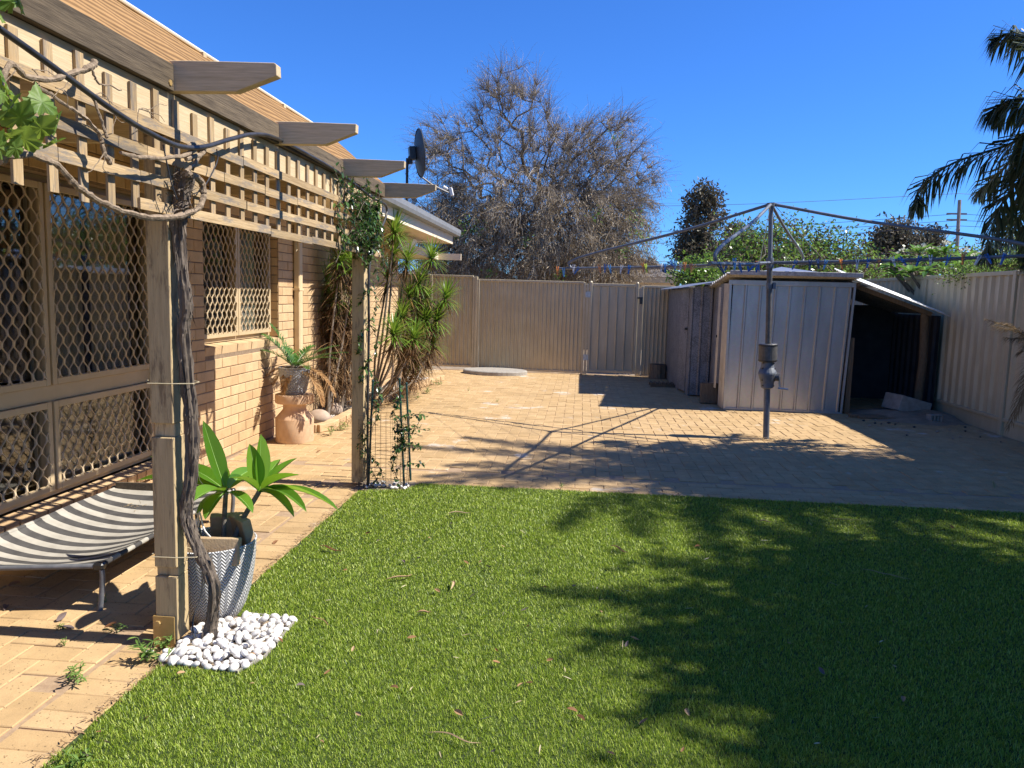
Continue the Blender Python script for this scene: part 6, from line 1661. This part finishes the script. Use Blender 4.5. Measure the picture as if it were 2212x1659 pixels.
M['greyleaf'] = leafmat('grey_fallen_leaf', (.10, .075, .07), (.17, .13, .12), None, .1, .7, .2)
M['strip'] = leafmat('bark_strip', (.36, .22, .11), (.50, .36, .22), None, .1, .7, .2)
def dry_leaf(px, py, L, ang, mat, lab, nm='dry_leaf', W=None, z=.03, curl=1.2, grp=None):
    p = gnd(px, py); p[2] = z if (p[0] > -1.63 and p[1] < 5.9) else .008
    d = A(math.cos(ang), math.sin(ang), .12); mb = MB(); leaf(mb, p, d, A(0, 0, 1), L, W or L * .42, random.uniform(-.2, .5), random.uniform(.3, .9), 8, .1, random.gauss(0, .4), curl * random.uniform(-.4, 1)); tag(mb.obj(nm, M[mat]), lab, 'leaf', grp)
big = [(968, 1118, .16, .3, 'strip', 'long curled tan bark strip near the top middle of the lawn'), (690, 1190, .17, -.1, 'dryleaf', 'dark curled bark strip at the lawn edge beside the potted frangipani'), (1318, 1188, .15, -.5, 'dryleaf', 'brown curled strip on the lawn left of the shadow'), (835, 1262, .15, .15, 'strip', 'pale curved bark strip left of centre on the lawn'), (975, 1265, .11, -1.0, 'strip', 'short tan curl standing beside the pale bark strip'), (668, 1340, .16, -.75, 'strip', 'thin tan twig of bark right of the white pebbles'), (900, 1335, .07, .3, 'strip', 'small pale sliver in the middle of the lawn'), (1210, 1058, .28, .2, 'strip', 'long dry stalk across the lawn back edge'), (1860, 1240, .26, -.1, 'strip', 'pale stick lying in the shadow on the lawn'), (925, 1595, .20, -.03, 'strip', 'pale forked twig on the near lawn'), (1790, 1128, .22, -.05, 'strip', 'thin pale stick near the right back lawn edge'), (1640, 1135, .09, .2, 'dryleaf', 'rusty curled leaf at the edge of the far shadow')]
for px, py, L, a, mt, lab in big:
    p = gnd(px, py); q = [p]; an_ = a
    for k in range(5): an_ += random.gauss(0, .28); q.append(q[-1] + A(math.cos(an_), math.sin(an_), 0) * L / 5)
    q = spline(q, 16); q[:, 2] = (.022 if p[1] < 5.9 else .006) + .010 * np.abs(np.sin(np.linspace(0, 3.1, 16) + random.random())); d_ = np.gradient(q, axis=0); sd = np.cross(d_, A(0, 0, 1)); sd /= np.linalg.norm(sd, axis=1, keepdims=True)
    w_ = (np.sin(np.linspace(.25, 2.95, 16)) * (.0075 if 'twig' not in lab and 'stalk' not in lab and 'stick' not in lab else .0035))[:, None]; dn = A(0, 0, 1) * w_ * .8
    mb = MB(); mb.grid(np.stack([q - sd * w_ + dn, q - sd * w_ * .3, q + sd * w_ * .4, q + sd * w_ + dn * 1.2], 1)); tag(mb.obj('bark_strip' if mt == 'strip' else 'curled_strip', M[mt]), lab, 'leaf', 'bark strips on the lawn')
for px, py in ((735, 1228), (750, 1240), (1150, 1488), (1118, 1497), (1012, 1228), (1042, 1222), (1060, 1235), (930, 1170), (975, 1140), (1125, 1330), (1160, 1395), (1180, 1440), (1140, 1365), (1500, 1190), (1580, 1190), (1310, 1640), (1380, 1580), (1480, 1545), (1225, 1545), (1245, 1560), (1075, 1420), (1080, 1445), (870, 1220), (900, 1215), (820, 1175), (790, 1160), (1265, 1210), (1090, 1190), (550, 1490), (640, 1495), (690, 1615), (210, 1595), (240, 1620), (190, 1650), (310, 1570), (400, 1465), (555, 1425), (610, 1400), (1350, 1410), (1380, 1395), (1295, 1330), (1700, 1400), (1890, 1430), (1990, 1200), (2060, 1150), (1780, 1470), (1950, 1530), (1590, 1360), (1470, 1640), (1235, 1275), (1180, 1280), (950, 1290), (1015, 1300), (880, 1390), (760, 1420), (700, 1470), (860, 1500), (1000, 1560), (1060, 1640), (780, 1560)):
    g_ = random.random() < .25
    dry_leaf(px, py, random.uniform(.018, .045), random.uniform(0, 6.28), 'greyleaf' if g_ else 'dryleaf', 'small grey withered leaf lying on the lawn' if g_ else 'small rusty brown dry leaf lying on the lawn', 'fallen_leaf', None, .026, 1.2, 'dry leaves scattered on the lawn')
M['paleleaf'] = leafmat('bleached_leaf_bit', (.40, .32, .18), (.52, .44, .28), (.6, .52, .36), .1, .7, .2)
for k in range(46):
    px, py = random.uniform(560, 2150), random.uniform(1075, 1640)
    if gnd(px, py)[0] < -1.2: continue
    dry_leaf(px, py, random.uniform(.02, .05), random.uniform(0, 6.28), 'paleleaf', 'tiny bleached straw bit lying on the lawn', 'straw_bit', .005, .022, .6, 'straw bits scattered on the lawn')
for px, py, lab in ((45, 1262, 'brown curled leaf under the near end of the pet bed'), (122, 1345, 'grey leaf in the pot shadow'), (160, 1362, 'grey curled leaf in the shadow left of the near post'), (685, 978, 'brown curled leaf on the path before the stool'), (600, 1170, 'brown leaf at the path edge by the woven pot'), (15, 1310, 'small grey leaf at the far left on the path'), (225, 1360, 'small leaf beside the weed in the shadow')):
    dry_leaf(px, py, .06, random.uniform(0, 6.28), 'greyleaf' if 'grey' in lab else 'dryleaf', lab, 'path_leaf', None, .01, 1.4, 'leaves on the path')
